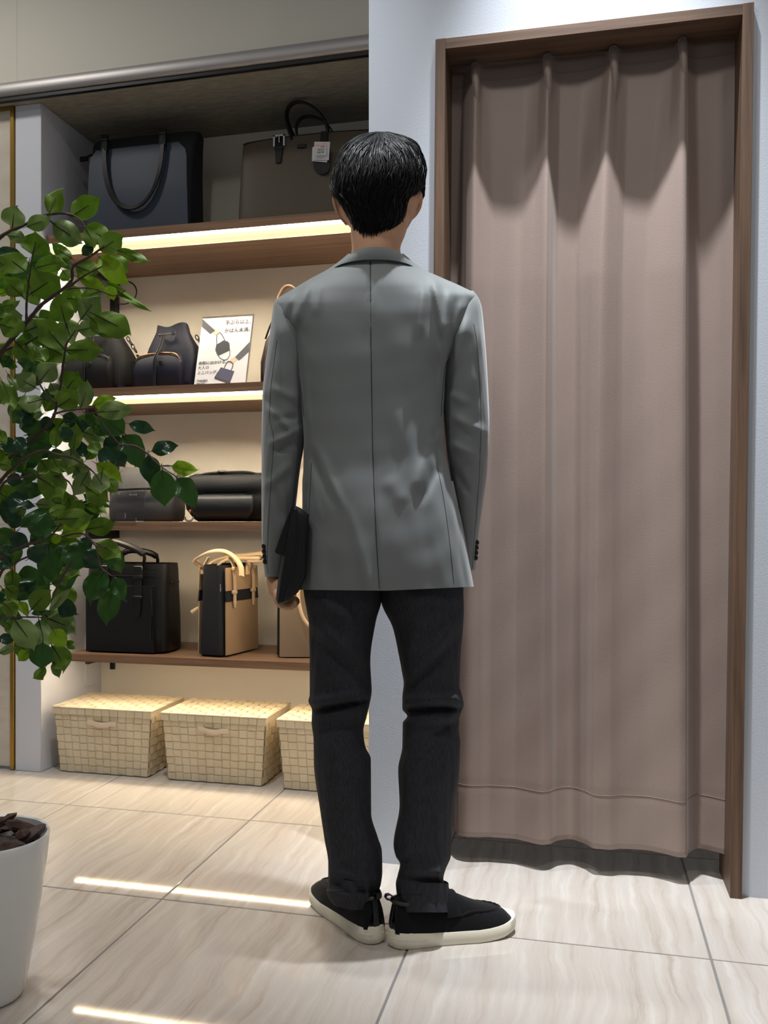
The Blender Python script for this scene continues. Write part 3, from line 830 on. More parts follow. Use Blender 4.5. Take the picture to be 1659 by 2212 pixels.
# ---------------------------------------------------------------- body: one continuous surface (head, neck, trunk, arms, hands, legs)
bb = MB()
HX, HT = 815, 2.045
hl_ = pchip([300, 312, 340, 380, 420, 450, 475, 500, 520, 530], [795, 775, 748, 732, 728, 734, 744, 764, 788, 800])
hr_ = pchip([300, 312, 340, 380, 420, 450, 475, 500, 520, 530], [838, 860, 884, 898, 902, 898, 890, 876, 856, 842])
px_loft(bb, np.linspace(300, 530, 40), hl_, hr_, pchip([300, 420, 480, 530], [2.04, 2.045, 2.07, 2.09]), pchip([300, 330, 380, 440, 480, 530], [.03, .075, .092, .080, .055, .03]), pchip([300, 330, 380, 440, 480, 530], [.03, .075, .09, .085, .075, .035]), 2.1, 40, None)
px_loft(bb, np.linspace(440, 640, 24), pchip([440, 488, 540, 580, 640], [757, 757, 760, 740, 690]), pchip([440, 472, 506, 540, 580, 640], [882, 884, 876, 864, 890, 940]), pchip([440, 520, 640], [2.045, 2.035, 2.03]), pchip([440, 520, 640], [.052, .056, .07]), pchip([440, 520, 640], [.055, .052, .06]), 2.1, 36, None)
face = W(818, 430, 2.135)
bb.ell(W(820, 440, 2.142), (.013, .016, .018)); bb.ell(W(820, 425, 2.132), (.009, .012, .03)); bb.ell(W(820, 402, 2.118), (.05, .02, .012))
bb.ell(W(821, 468, 2.132), (.022, .014, .006)); bb.ell(W(821, 476, 2.130), (.019, .013, .006)); bb.ell(W(822, 508, 2.125), (.022, .018, .016))
# ears
for xe, te, sx in ((902, 2.06, 1), (729, 2.06, -1)):
    rot = Matrix.Rotation(YAW, 3, 'Z') @ Matrix.Rotation(sx*math.radians(22), 3, 'Z') @ Matrix.Rotation(sx*math.radians(14), 3, 'Y')
    bb.ell(W(xe - 6*sx, 440, te), (.006, .018, .031), 14, 10, rot); bb.ell(W(xe, 428, te - .004), (.007, .018, .018), 14, 8, rot); bb.ell(W(xe - 10*sx, 463, te), (.006, .010, .012), 12, 8, rot)
# trunk and limbs inside the clothes
px_loft(bb, np.linspace(600, 1240, 30), lambda y: jl(y) + 30, lambda y: jr(y) - 30, jt, lambda y: jb(y)*.72, lambda y: jf(y)*.72, 2.3, 40, None)
px_loft(bb, np.linspace(1180, 1920, 34), lambda y: tl_l(y) + 20 + max(0, y - 1700)*.07, lambda y: tl_r(y) - 16 - max(0, y - 1700)*.07, tcl, lambda y: tdb(y)*.7, lambda y: tdf(y)*.6, 2.1, 28, None)
px_loft(bb, np.linspace(1180, 1920, 34), lambda y: tr_l(y) + 16 + max(0, y - 1700)*.07, lambda y: tr_r(y) - 20 - max(0, y - 1700)*.07, tcr, lambda y: tdb(y)*.7, lambda y: tdf(y)*.6, 2.1, 28, None)
for (L_, R_, T_, D_), y0, y1 in ((SL, 665, 1230), (SR, 655, 1215)):
    px_loft(bb, np.linspace(y0, y1, 30), lambda y: L_(y)*.76 + R_(y)*.24, lambda y: R_(y)*.76 + L_(y)*.24, T_, lambda y: D_(y)*.55, lambda y: D_(y)*.55, 2.0, 24, None)
def limb(pts, rad, seg=12): bb.tube(pts, rad, seg)
def S(pts, k=4):
    """Catmull-Rom through points"""
    p = [Vector(q) for q in pts]; out = []
    for i in range(len(p) - 1):
        a, b, c, d = p[max(i-1, 0)], p[i], p[i+1], p[min(i+2, len(p)-1)]
        for j in range(k):
            t = j/k
            out.append(.5*((2*b) + (c - a)*t + (2*a - 5*b + 4*c - d)*t*t + (3*b - a - 3*c + d)*t**3))
    out.append(p[-1]); return out
# left hand: wrist under the cuff, palm against the pouch, fingers curled round its lower edge
bb.tube(S([W(596, 1215, 2.07), W(596, 1248, 2.06), W(597, 1268, 2.05), W(600, 1284, 2.045)]), [.024]*4 + [.025]*4 + [.023]*4 + [.019], 16, True, 0.8)
bb.ell(W(601, 1274, 2.035), (.014, .038, .026), 16, 10, Matrix.Rotation(YAW, 3, 'Z'))
for k, (tt, ln) in enumerate(((2.000, .90), (2.022, 1.0), (2.044, 1.04), (2.066, .95))):
    r0 = .0092 - .0006*(k == 0)
    bb.tube(S([W(598, 1278, tt), W(600, 1296, tt - .006), W(612, 1309, tt - .014), W(612 + 20*ln, 1310 - 3*k, tt - .020), W(612 + 32*ln, 1299 - 3*k, tt - .022)], 5),
            [r0]*5 + [r0]*5 + [r0*.97]*5 + [r0*.9]*5 + [r0*.75], 12)
bb.tube(S([W(604, 1262, 2.075), W(612, 1275, 2.10), W(624, 1282, 2.115), W(640, 1278, 2.12)], 5), [.013]*5 + [.011]*5 + [.0095]*5 + [.008], 12)
# right hand, resting in front of the hip
bb.tube(S([W(1008, 1200, 2.12), W(998, 1222, 2.15), W(986, 1238, 2.175)]), [.023]*4 + [.024]*4 + [.020], 16, True, .75)
for k, dy in enumerate((-14, -5, 4, 12)):
    bb.tube(S([W(990, 1236 + dy, 2.165), W(972, 1240 + dy, 2.185), W(958, 1244 + dy, 2.18), W(962, 1246 + dy, 2.165)], 4), [.009]*4 + [.0088]*4 + [.008]*4 + [.0065], 10)
bb.tube(S([W(992, 1220, 2.165), W(976, 1215, 2.185), W(960, 1218, 2.195)], 4), [.012]*4 + [.0105]*4 + [.008], 10)
# feet inside the shoes
for hx, hy, an in ((-.392, 1.917, 32), (-.412, 1.915, 130)):
    d = Vector((math.cos(math.radians(an)), math.sin(math.radians(an)), 0)); h0 = Vector((hx, hy, 0))
    bb.tube([h0 + d*.075 + Vector((0, 0, .15)), h0 + d*.075 + Vector((0, 0, .10)), h0 + d*.075 + Vector((0, 0, .065)), h0 + d*.13 + Vector((0, 0, .056)), h0 + d*.20 + Vector((0, 0, .046)), h0 + d*.25 + Vector((0, 0, .042))], [.020, .020, .021, .022, .018, .010], 14)
bo = bb.build('body', M_skin, person, world=True)
rm = bo.modifiers.new('one_surface', 'REMESH'); rm.mode = 'VOXEL'; rm.voxel_size = 0.0042; rm.use_smooth_shade = True
sm = bo.modifiers.new('soft', 'SMOOTH'); sm.factor = .5; sm.iterations = 4
dg = bpy.context.evaluated_depsgraph_get()
me = bpy.data.meshes.new_from_object(bo.evaluated_get(dg))
old = bo.data; bo.modifiers.clear(); bo.data = me; bpy.data.meshes.remove(old)
for p in me.polygons: p.use_smooth = True
if not me.materials: me.materials.append(M_skin)
bo.name = 'body'
for xs_, sx in (((906, 414), (909, 428), (906, 446), (898, 462), (888, 473)), 1), (((721, 424), (723, 438), (729, 456), (739, 472), (750, 485)), -1):
    e = MB(); t0 = 2.052
    outer = S([W(x, y, t0 + .004*k) for k, (x, y) in enumerate(xs_)], 4); n_ = len(outer)
    inn = [W(xs_[0][0] - 10*sx, xs_[0][1] + 4, t0 + .012), W(xs_[2][0] - 24*sx, xs_[2][1] - 2, t0 + .016), W(xs_[4][0] - 6*sx, xs_[4][1] - 4, t0 + .016)]
    inn = S(inn, (n_ - 1)//2); inn = inn[:n_] + [inn[-1]]*(n_ - len(inn))
    e.grid([inn, [a.lerp(b, .5) - Fv*.006 for a, b in zip(inn, outer)], [o_ - Fv*.004 for o_ in outer], [o_ + Fv*.004 for o_ in outer], [a.lerp(b, .5) + Fv*.012 for a, b in zip(inn, outer)], [a + Fv*.02 for a in inn]])
    e.tube(outer, [.0035 + .0012*math.sin(math.pi*k/(n_ - 1)) for k in range(n_)], 8)
    e.build('ear', M_skin, bo, world=True, ang=80)
M_eye = mat('eye', (235, 232, 228), 0.15); M_lip = mat('lips', (176, 104, 96), 0.4)
for dx in (-30, 34):
    e = MB(); e.ell(W(820 + dx, 424, 2.121), (.0115, .0115, .0115)); e.build('eye', M_eye, bo, world=True)
    e = MB(); e.ell(W(820 + dx, 424, 2.1308), (.0045, .003, .0045)); e.build('iris', M_btn, bo, world=True)
    e = MB(); e.tube([W(820 + dx - 14, 408, 2.128), W(820 + dx, 404, 2.134), W(820 + dx + 14, 408, 2.128)], .0028, 6); e.build('eyebrow', M_hair, bo, world=True)

# ---------------------------------------------------------------- hair
gl = pchip([284, 286, 291, 300, 318, 345, 370, 400, 420, 436, 460, 480, 497, 512], [820, 806, 788, 770, 750, 734, 725, 719, 720, 731, 746, 757, 761, 766])
gr = pchip([284, 286, 291, 300, 318, 345, 370, 400, 415, 436, 460, 480, 497, 512], [828, 842, 860, 880, 897, 908, 914, 914, 903, 888, 882, 876, 864, 846])
gt = pchip([284, 340, 420, 512], [2.045, 2.05, 2.05, 2.038])
gb = pchip([284, 289, 300, 318, 345, 380, 420, 460, 490, 512], [.012, .028, .052, .080, .103, .114, .108, .086, .066, .057])
gf = pchip([284, 289, 300, 318, 345, 380, 420, 460, 512], [.012, .028, .05, .075, .095, .105, .02, .0, -.02])
def hairp(a, y, off=0.0, shrink=1.0):
    l, r = gl(y), gr(y); xc, hw = (l + r)/2, (r - l)/2*shrink; ca, sa = math.cos(a), math.sin(a)
    dep = gb(y) if sa < 0 else gf(y)
    t = gt(y) + (dep*shrink if dep > 0 else dep)*sa
    p = W(xc + hw*ca, y, t)
    if off:
        c = W(xc, min(y + 20, 420) if y < 420 else y, gt(y)); p = p + (p - c).normalized()*off
    return p
mb = MB(); rows = []
for y in np.linspace(285, 506, 60):
    rows.append([hairp(2*math.pi*j/80, y - 6*abs(math.sin(5*2*math.pi*j/80))*(y > 470)*((y - 470)/40), 0, .955) for j in range(80)])
mb.grid(rows, True, True)
hair = mb.build('hair', M_hair, person, world=True, ang=180); tag(hair, 'short black hair, longer over the right ear')
mb = MB()
def lockpath(a0, y0, a1, y1, lift, n=8):
    pts = []
    for k in range(n):
        s = k/(n - 1)
        a = a0 + (a1 - a0)*s; y = y0 + (y1 - y0)*s
        pts.append(hairp(a, y, lift*(math.sin(math.pi*min(1, s*1.15))*.6 + .4*s*s) + .0006))
    return pts
R_ = random.Random(3)
for i in range(5600):
    a0 = R_.uniform(-math.pi*1.04, .04*math.pi) if R_.random() < .86 else R_.uniform(.04*math.pi, .96*math.pi)
    sa0, ca = math.sin(a0), math.cos(a0); back = sa0 < .1
    y0 = 285 + 200*R_.random()**1.35
    ln = R_.uniform(40, 110)*(1.0 if y0 < 400 else .6)
    if back:
        q0 = .72 if ca > 0 else .80; side = max(0, abs(ca) - q0)/(1 - q0)
        bot = 505 - (70 if ca > 0 else 66)*side**.9 - (9 if ca > .15 else 0) + R_.gauss(0, 6)      # nape line, rises to the ears
    else: bot = R_.uniform(395, 420)
    if ca > .80 and sa0 > -.35: bot = R_.uniform(405, 425)
    if ca < -.80 and sa0 > -.45: bot = R_.uniform(408, 432)
    if y0 > bot - 12: continue
    y1 = min(y0 + ln, bot)
    da = R_.gauss(.0, .17)
    if y0 < 325: da += R_.gauss(.45*(1 if ca > -.2 else -.6), .3)*(325 - y0)/40
    lift = abs(R_.gauss(0, .0042)) + (.003 if y0 < 330 else 0)
    if back and y1 > bot - 4: lift *= .5
    pts = lockpath(a0, y0, a0 + da, y1, lift)
    r0 = R_.uniform(.0006, .0013) if R_.random() < .7 else R_.uniform(.0014, .0026)
    mb.tube(pts, [r0*.7, r0, r0, r0, r0*.85, r0*.65, r0*.4, r0*.08], 4, False, .6)
for i in range(130):                                           # side locks hanging in front of the right ear
    y0 = R_.uniform(360, 410); x0 = R_.uniform(898, 915); tt = R_.uniform(2.08, 2.12)
    y1 = min(y0 + R_.uniform(40, 70), R_.uniform(425, 462))
    mb.tube([W(x0 - 3*k/5 + R_.gauss(0, .6) + 4*math.sin(k*.8), y0 + (y1 - y0)*k/5, tt + .001*k) for k in range(6)], [.0012, .0016, .0016, .0013, .0009, .0002], 4, False)
for i in range(170):                                           # loose flyaway hairs on top and at the sides
    a0 = R_.uniform(-math.pi*1.1, .2*math.pi); y0 = R_.uniform(286, 430)
    if math.cos(a0) > .1 and R_.random() < .3: continue
    pts = lockpath(a0, y0, a0 + R_.gauss(.1, .3), y0 + R_.uniform(25, 60), R_.uniform(.005, .011), 7)
    mb.tube(pts, [.0004]*6 + [.0001], 3, False)
mb.build('hair_locks', M_hair, hair, world=True, ang=180)

# ================================================================== CLUTCH POUCH under the left arm
M_pouch = mat('black_nylon', (20, 21, 24), 0.55, spec=0.4, bump=(60, 0.15, 0.002))
pouch = thing('clutch_bag', 'slim black clutch pouch held under the left arm', 'clutch bag', tuple(W(625, 1303, 1.95)))
poly = [(637, 1092), (650, 1098), (667, 1111), (666, 1135), (660, 1250), (644, 1279), (625, 1297), (610, 1305), (602, 1305), (599, 1297), (604, 1255), (614, 1200), (624, 1145), (631, 1105)]
def sect(t, k, dx=0):
    cx = sum(p[0] for p in poly)/len(poly); cy_ = sum(p[1] for p in poly)/len(poly)
    return [W((cx + (x - cx)*k) + dx, cy_ + (y - cy_)*(k*.5 + .5) , t) for x, y in poly]
mb = MB(); mb.grid([sect(1.915, .80), sect(1.918, .93), sect(1.926, 1.0), sect(1.96, .94, -5), sect(2.02, .66, -12), sect(2.10, .46, -14), sect(2.16, .32, -14)], True, True)
pb = mb.build('pouch', M_pouch, pouch, world=True, ang=50)
mb = MB(); mb.tube([W(x, y, 1.9145) for x, y in ((640, 1100), (645, 1150), (639, 1200), (628, 1255), (612, 1300))], .0022, 6)
mb.build('edge_piping', M_leath, pouch, world=True)
mb = MB(); mb.tube([W(x, y, 1.917) for x, y in ((633, 1100), (627, 1150), (618, 1205), (607, 1262), (602, 1298))], .0016, 6)
mb.build('zip_edge', M_leath, pouch, world=True)
mb = MB(); fl = [(637, 1093), (630, 1096), (612, 1140), (594, 1191), (597, 1196), (620, 1203), (626, 1190), (634, 1140)]
a_ = [W(x, y, 1.925) for x, y in fl]; b_ = [W(x, y, 1.945) for x, y in fl]
mb.add(a_ + b_, [tuple(range(8)), tuple(range(15, 7, -1))] + [(i, (i+1) % 8, 8 + (i+1) % 8, 8 + i) for i in range(8)])
mb.build('flap', M_pouch, pouch, world=True, smooth=False)
# ================================================================== BAGS ON THE SHELVES
M_navyl = mat('navy_leather', (48, 56, 68), 0.5, spec=0.4, bump=(350, 0.15, 0.0006))
M_navyf = mat('dark_navy_nylon', (15, 16, 22), 0.7, bump=(500, 0.25, 0.0005))
M_olive = mat('olive_brown_leather', (84, 75, 61), 0.55, spec=0.35, bump=(600, 0.15, 0.0004))
M_blk = mat('black_leather', (15, 15, 16), 0.46, spec=0.4, bump=(450, 0.12, 0.0005))
M_blkf = mat('black_nylon_fabric', (17, 17, 18), 0.65, spec=0.25, bump=(500, 0.25, 0.0005))
M_navy2 = mat('navy_neoprene', (22, 23, 38), 0.58, spec=0.3, bump=(700, 0.12, 0.0004))
M_grey = mat('charcoal_melange', (74, 72, 70), 0.7, bump=(700, 0.3, 0.0005), var=(300, (56, 54, 53), 0.5))
M_grey2 = mat('dark_grey_canvas', (52, 51, 51), 0.65, bump=(700, 0.3, 0.0005))
M_tan = mat('tan_leather', (206, 178, 142), 0.5, spec=0.4)
M_tanb = mat('camel_leather', (164, 136, 104), 0.55, spec=0.35, bump=(500, 0.12, 0.0004))
M_taupe = mat('mocha_leather', (132, 112, 90), 0.55, spec=0.35, bump=(500, 0.12, 0.0004))
M_brown = mat('brown_leather_handle', (140, 110, 90), 0.5)
M_chrome = mat('chrome', (215, 215, 215), 0.18, metal=1.0)
M_gun = mat('gunmetal', (70, 68, 66), 0.3, metal=1.0)
M_copper = mat('copper_zip', (176, 120, 84), 0.35, metal=1.0)
M_paper = mat('white_paper', (198, 196, 197), 0.7)
M_pink = mat('pink_print', (236, 178, 172), 0.7)
M_ink = mat('black_ink', (24, 24, 27), 0.7)
M_acry = mat('clear_acrylic', (255, 255, 255), 0.02, trans=1.0, ior=1.3)
M_orange = mat('orange_tag', (228, 84, 40), 0.5)
M_cord = mat('black_cord', (20, 20, 21), 0.7)

def text(body, size, m, parent, M, name='lettering', align='LEFT', weight=0.0):
    c = bpy.data.curves.new(name, 'FONT'); c.body = body; c.size = size; c.align_x = align; c.offset = weight
    o = bpy.data.objects.new(name, c); COL.objects.link(o)
    bpy.context.view_layer.update()
    me = bpy.data.meshes.new_from_object(o.evaluated_get(bpy.context.evaluated_depsgraph_get()))
    bpy.data.objects.remove(o); bpy.data.curves.remove(c)
    me.materials.clear(); me.materials.append(m)
    q = bpy.data.objects.new(name, me); COL.objects.link(q)
    q.parent = parent; q.matrix_local = M
    return q
def loopy(fn, n): return [Vector(fn(k/(n - 1))) for k in range(n)]
X3 = Vector((1, 0, 0)); Y3 = Vector((0, 1, 0)); Z3 = Vector((0, 0, 1))
FACE = Matrix(((1, 0, 0, 0), (0, 0, -1, 0), (0, 1, 0, 0), (0, 0, 0, 1)))     # text standing upright, facing -y

# ---- navy tote (top shelf, left)
Yf = 3.06; x0, x1 = WX(186, Yf), WX(410, Yf); w = x1 - x0; D = .15
h1 = WZ(300, 291, Yf + .03) - SZ1
bag = thing('tote_bag', 'large navy leather tote with drooping loop handle on the top shelf', 'bag', ((x0 + x1)/2, Yf + D/2, SZ1))
mb = MB(); H = h1
mb.se([(0.001, 0, 0, w/2 - .012, D/2 - .006, 6), (.008, 0, 0, w/2 - .002, D/2 + .002, 7), (.08, 0, 0, w/2, D/2, 7), (H*.6, .002, 0, w/2 - .002, D/2 - .004, 6), (H*.85, .004, .0, w/2 + .002, D/2 - .012, 5), (H*.96, .006, .0, w/2 + .008, D/2 - .024, 4), (H*.995, .006, .0, w/2 + .004, D/2 - .038, 4), (H, .006, 0, w/2 - .012, D/2 - .05, 4)])
body = mb.build('bag_body', M_navyf, bag)
mb = MB(); fy = -D/2 - .0015
pn = [(-w/2 + .006, .004), (w/2 - .006, .004), (w/2 - .010, H*.80), (w/2 - .022, H*.845), (w/2 - .05, H*.855), (-w/2 + .05, H*.87), (-w/2 + .022, H*.86), (-w/2 + .012, H*.83)]
rows = []
for k in range(13):
    s_ = k/12; z = .004 + (H*.86 - .004)*s_; a0 = -w/2 + .006 + .008*s_; a1 = w/2 - .004 - .010*s_
    if s_ > .9: a0 += (s_ - .9)*.25; a1 -= (s_ - .9)*.3
    rows.append([Vector((a0 + (a1 - a0)*j/16, fy - .004 - .004*math.sin(math.pi*j/16)*math.sin(math.pi*min(1, s_*1.1)) + (.014*max(0, s_ - .5)), z)) for j in range(17)])
back_ = [[p + Vector((0, .007, 0)) for p in r] for r in rows]
mb.grid(rows); mb.grid(back_[::-1]); mb.grid([[r[0] for r in rows], [r[0] for r in back_]]); mb.grid([[r[-1] for r in back_], [r[-1] for r in rows]]); mb.grid([rows[-1], back_[-1]])
mb.build('front_panel', M_navyl, bag, ang=50)
for hy, nm in ((fy - .014, 'handle'), (D/2 + .006, 'handle')):
    m = MB()
    xa, xb = -w*.30, w*.26
    drop = H*.68
    def hp(s, xa=xa, xb=xb, hy=hy):
        a = math.pi*s
        return (xa + (xb - xa)*(.5 - .5*math.cos(a)) , hy - .012*math.sin(a)*(1 if hy < 0 else -1), H*.93 - drop*math.sin(a)**.72)
    m.strap(loopy(hp, 29), .018, .006, Y3*.25 + X3*0 + Z3*.0 + Vector((.0, 1, .2)) if False else [Vector((math.cos(math.pi*k/28), .0, .35)) .lerp(Vector((0, .5, 1)), math.sin(math.pi*k/28)) for k in range(29)])
    m.build(nm, M_blk, bag)
for xx in (-w*.30, w*.26):
    m = MB(); m.box((xx - .013, fy - .018, H*.82), (xx + .013, fy - .006, H*.985), .003, 2); m.build('handle_tab', M_blk, bag)
    m = MB(); m.box((xx - .015, fy - .021, H*.925), (xx + .015, fy - .005, H*.945), .002, 1); m.build('keeper', M_gun, bag)
m = MB(); m.tube([(-w/2, 0, H*.90), (-w/2 - .018, -.01, H*.895), (-w/2 - .03, -.01, H*.885)], .004, 7); m.box((-w/2 - .060, -.018, H*.835), (-w/2 - .026, -.008, H*.885), .004, 2); m.build('zip_pull', M_blkf, bag)

# ---- olive tote (top shelf, right)
Yf = 3.07; x0 = WX(507, Yf); w = .50; x1 = x0 + w; D = .14
bag = thing('tote_bag', 'olive-brown tote with black handle, buckle and price tags on the top shelf', 'bag', ((x0 + x1)/2, Yf + D/2, SZ1))
hL = WZ(520, 302, Yf) - SZ1; hM = WZ(700, 274, Yf) - SZ1
rows = []
def topz(x):
    e = (x + w/2)/w
    return hL + (hM - hL)*math.sin(math.pi*min(max(e*.98 + .01, 0), 1))**.55 - .012*max(0, .03 - e)/.03
for k in range(15):
    s_ = k/14; row = []
    nseg = 72
    for j in range(nseg):
        a = 2*math.pi*(j + .5)/nseg; ca, sa = math.cos(a), math.sin(a)
        n_ = 6
        x = (w/2 - .008*s_ - (.006 if k == 0 else 0))*math.copysign(abs(ca)**(2/n_), ca)
        y = (D/2*(1 - .72*s_**1.6) - (.004 if k == 0 else 0))*math.copysign(abs(sa)**(2/n_), sa)
        row.append(Vector((x, y, .001 + topz(x)*s_)))
    rows.append(row)
mb = MB(); mb.grid(rows, True, True); mb.build('bag_body', M_olive, bag, ang=50)
def frontpt(x, s_, off=.002): return Vector((x, -D/2*(1 - .72*s_**1.6) - off, .001 + topz(x)*s_))
m = MB(); m.tube([frontpt(-w/2 + .012 + (w - .024)*k/30, 1.0, .001) + Vector((0, .004, .001)) for k in range(31)], .0035, 7); m.build('piping', M_blk, bag)
def lx(px): return WX(px, Yf) - (x0 + x1)/2
def lz(px, py): return WZ(px, py, Yf + .03) - SZ1
xs1, xs2 = lx(596), lx(694)
m = MB(); m.strap([(xs1 + .002, -D*.10, topz(xs1) + .012), frontpt(xs1, .985, .006), frontpt(xs1, .93, .006), frontpt(xs1, .80, .004), frontpt(xs1, .70, .004)], [.024, .026, .026, .025, .018], .004, X3); m.build('buckle_strap', M_blk, bag)
m = MB(); fp = frontpt(xs1, .955, .010)
m.box((fp.x - .021, fp.y - .004, fp.z + .014), (fp.x + .021, fp.y + .001, fp.z + .019)); m.box((fp.x - .021, fp.y - .004, fp.z - .020), (fp.x - .015, fp.y + .001, fp.z + .019)); m.box((fp.x + .015, fp.y - .004, fp.z - .020), (fp.x + .021, fp.y + .001, fp.z + .019)); m.box((fp.x - .001, fp.y - .004, fp.z - .008), (fp.x + .002, fp.y + .001, fp.z + .016))
m.build('buckle', M_chrome, bag, smooth=False)
m = MB(); fp = frontpt(xs1, .87, .007); m.box((fp.x - .016, fp.y - .003, fp.z - .004), (fp.x + .016, fp.y + .002, fp.z + .004), .001, 1); m.build('keeper', M_blk, bag)
m = MB(); m.strap([(xs2 + .004, .010, topz(xs2) - .005), (xs2 + .002, -.004, topz(xs2) + .010), frontpt(xs2, 1.0, .010), frontpt(xs2, .90, .006), frontpt(xs2, .78, .005)], .026, .005, X3); m.build('strap_tab', M_blk, bag)
# arched handle from buckle strap to tab
hz = lambda px, py: (lx(px), -.012, lz(px, py))
pts = S([hz(625, 296), hz(613, 268), hz(608, 240), hz(617, 220), hz(636, 214), hz(660, 220), hz(682, 238), hz(695, 262), hz(700, 285)], 5)
m = MB(); m.strap(pts, [.034 - .014*min(1, k/8) for k in range(len(pts))], .007, [Vector((.5, 1, .2)).lerp(Vector((.15, 1, .1)), min(1, k/10)) for k in range(len(pts))]); m.build('handle', M_blk, bag)
m = MB(); pts2 = [Vector(p) + Vector((.02, .05, -.03)) for p in pts]; m.strap(pts2, .018, .006, Y3); m.build('handle', M_blk, bag)
m = MB(); fp = frontpt(lx(645), .865, .004); m.box((fp.x - .016, fp.y - .003, fp.z - .007), (fp.x + .016, fp.y + .002, fp.z + .007), .002, 1); m.build('leather_label', M_blk, bag)
# tags hanging from the handle
tg = thing('price_tag', 'white paper price tags over a round black tag on the olive tote', 'tag', tuple(Vector((lx(694) + (x0 + x1)/2, Yf + D/2 - D*.36 - .012, SZ1 + frontpt(lx(694), .80).z))))
Tx, Ty, Tz = tg.location
def tl3(px, py): return (WX(px, Yf) - Tx, WZ(px, py, Yf) - Tz)
def tplate(pts, dy, m_, name, th=.0008):
    m = MB(); m.plate([tl3(*p) for p in pts], (0, dy, 0), (1, 0, 0), (0, 0, 1), th); return m.build(name, m_, tg, smooth=False)
circ = [(694 + 18*math.cos(math.radians(a)), 356 + 18*math.sin(math.radians(a))) for a in range(0, 181, 15)]
tplate([(676, 318), (676, 356)] + circ[::-1][1:-1] + [(712, 356), (712, 318)], .002, M_blk, 'round_tag', .0025)
o = tplate([(674, 318), (682, 312), (708, 318), (706, 350), (673, 347)], -.003, M_paper, 'paper_tag')
o = tplate([(679, 306), (713, 306), (710, 346), (676, 345)], -.006, M_paper, 'paper_tag')
tplate([(679.5, 310), (706, 310), (706, 314), (679, 314)], -.0075, M_pink, 'sale_band', .0004)
tplate([(681, 316), (706, 316), (705, 338), (681, 337)], -.0085, M_paper, 'sticker', .0006)
for r_ in range(2):
    for k in range(13):
        xx = 686 + k*1.2
        if (k*7 + r_) % 5 != 0: tplate([(xx, 322 + r_*5), (xx + .55, 322 + r_*5), (xx + .55, 325.6 + r_*5), (xx, 325.6 + r_*5)], -.0093, M_ink, 'barcode_bar', .0002)
for k, (a, b_, yy) in enumerate(((685, 692, 330.5), (684, 702, 336), (683, 700, 341))): tplate([(a, yy), (b_, yy), (b_, yy + .6), (a, yy + .6)], -.0093, M_ink, 'print_line', .0002)
text('J*06', .008, M_ink, tg, Matrix.Translation((tl3(693, 320)[0], -.0096, tl3(693, 320)[1])) @ FACE)
text('SALE', .0045, mat('red_print', (190, 60, 50), .7), tg, Matrix.Translation((tl3(697, 312)[0], -.0083, tl3(697, 312)[1])) @ FACE)
text('COR', .0155, M_paper, tg, Matrix.Translation((tl3(696, 367)[0], .0008, tl3(696, 367)[1])) @ FACE @ Matrix.Rotation(math.pi/2, 4, 'Z'), weight=.0004)
m = MB(); m.tube([(lx(694) + (x0 + x1)/2 - Tx, .002, tl3(694, 300)[1]), (tl3(695, 308)[0], -.006, tl3(695, 308)[1])], .0008, 5); m.build('string', M_cord, tg)

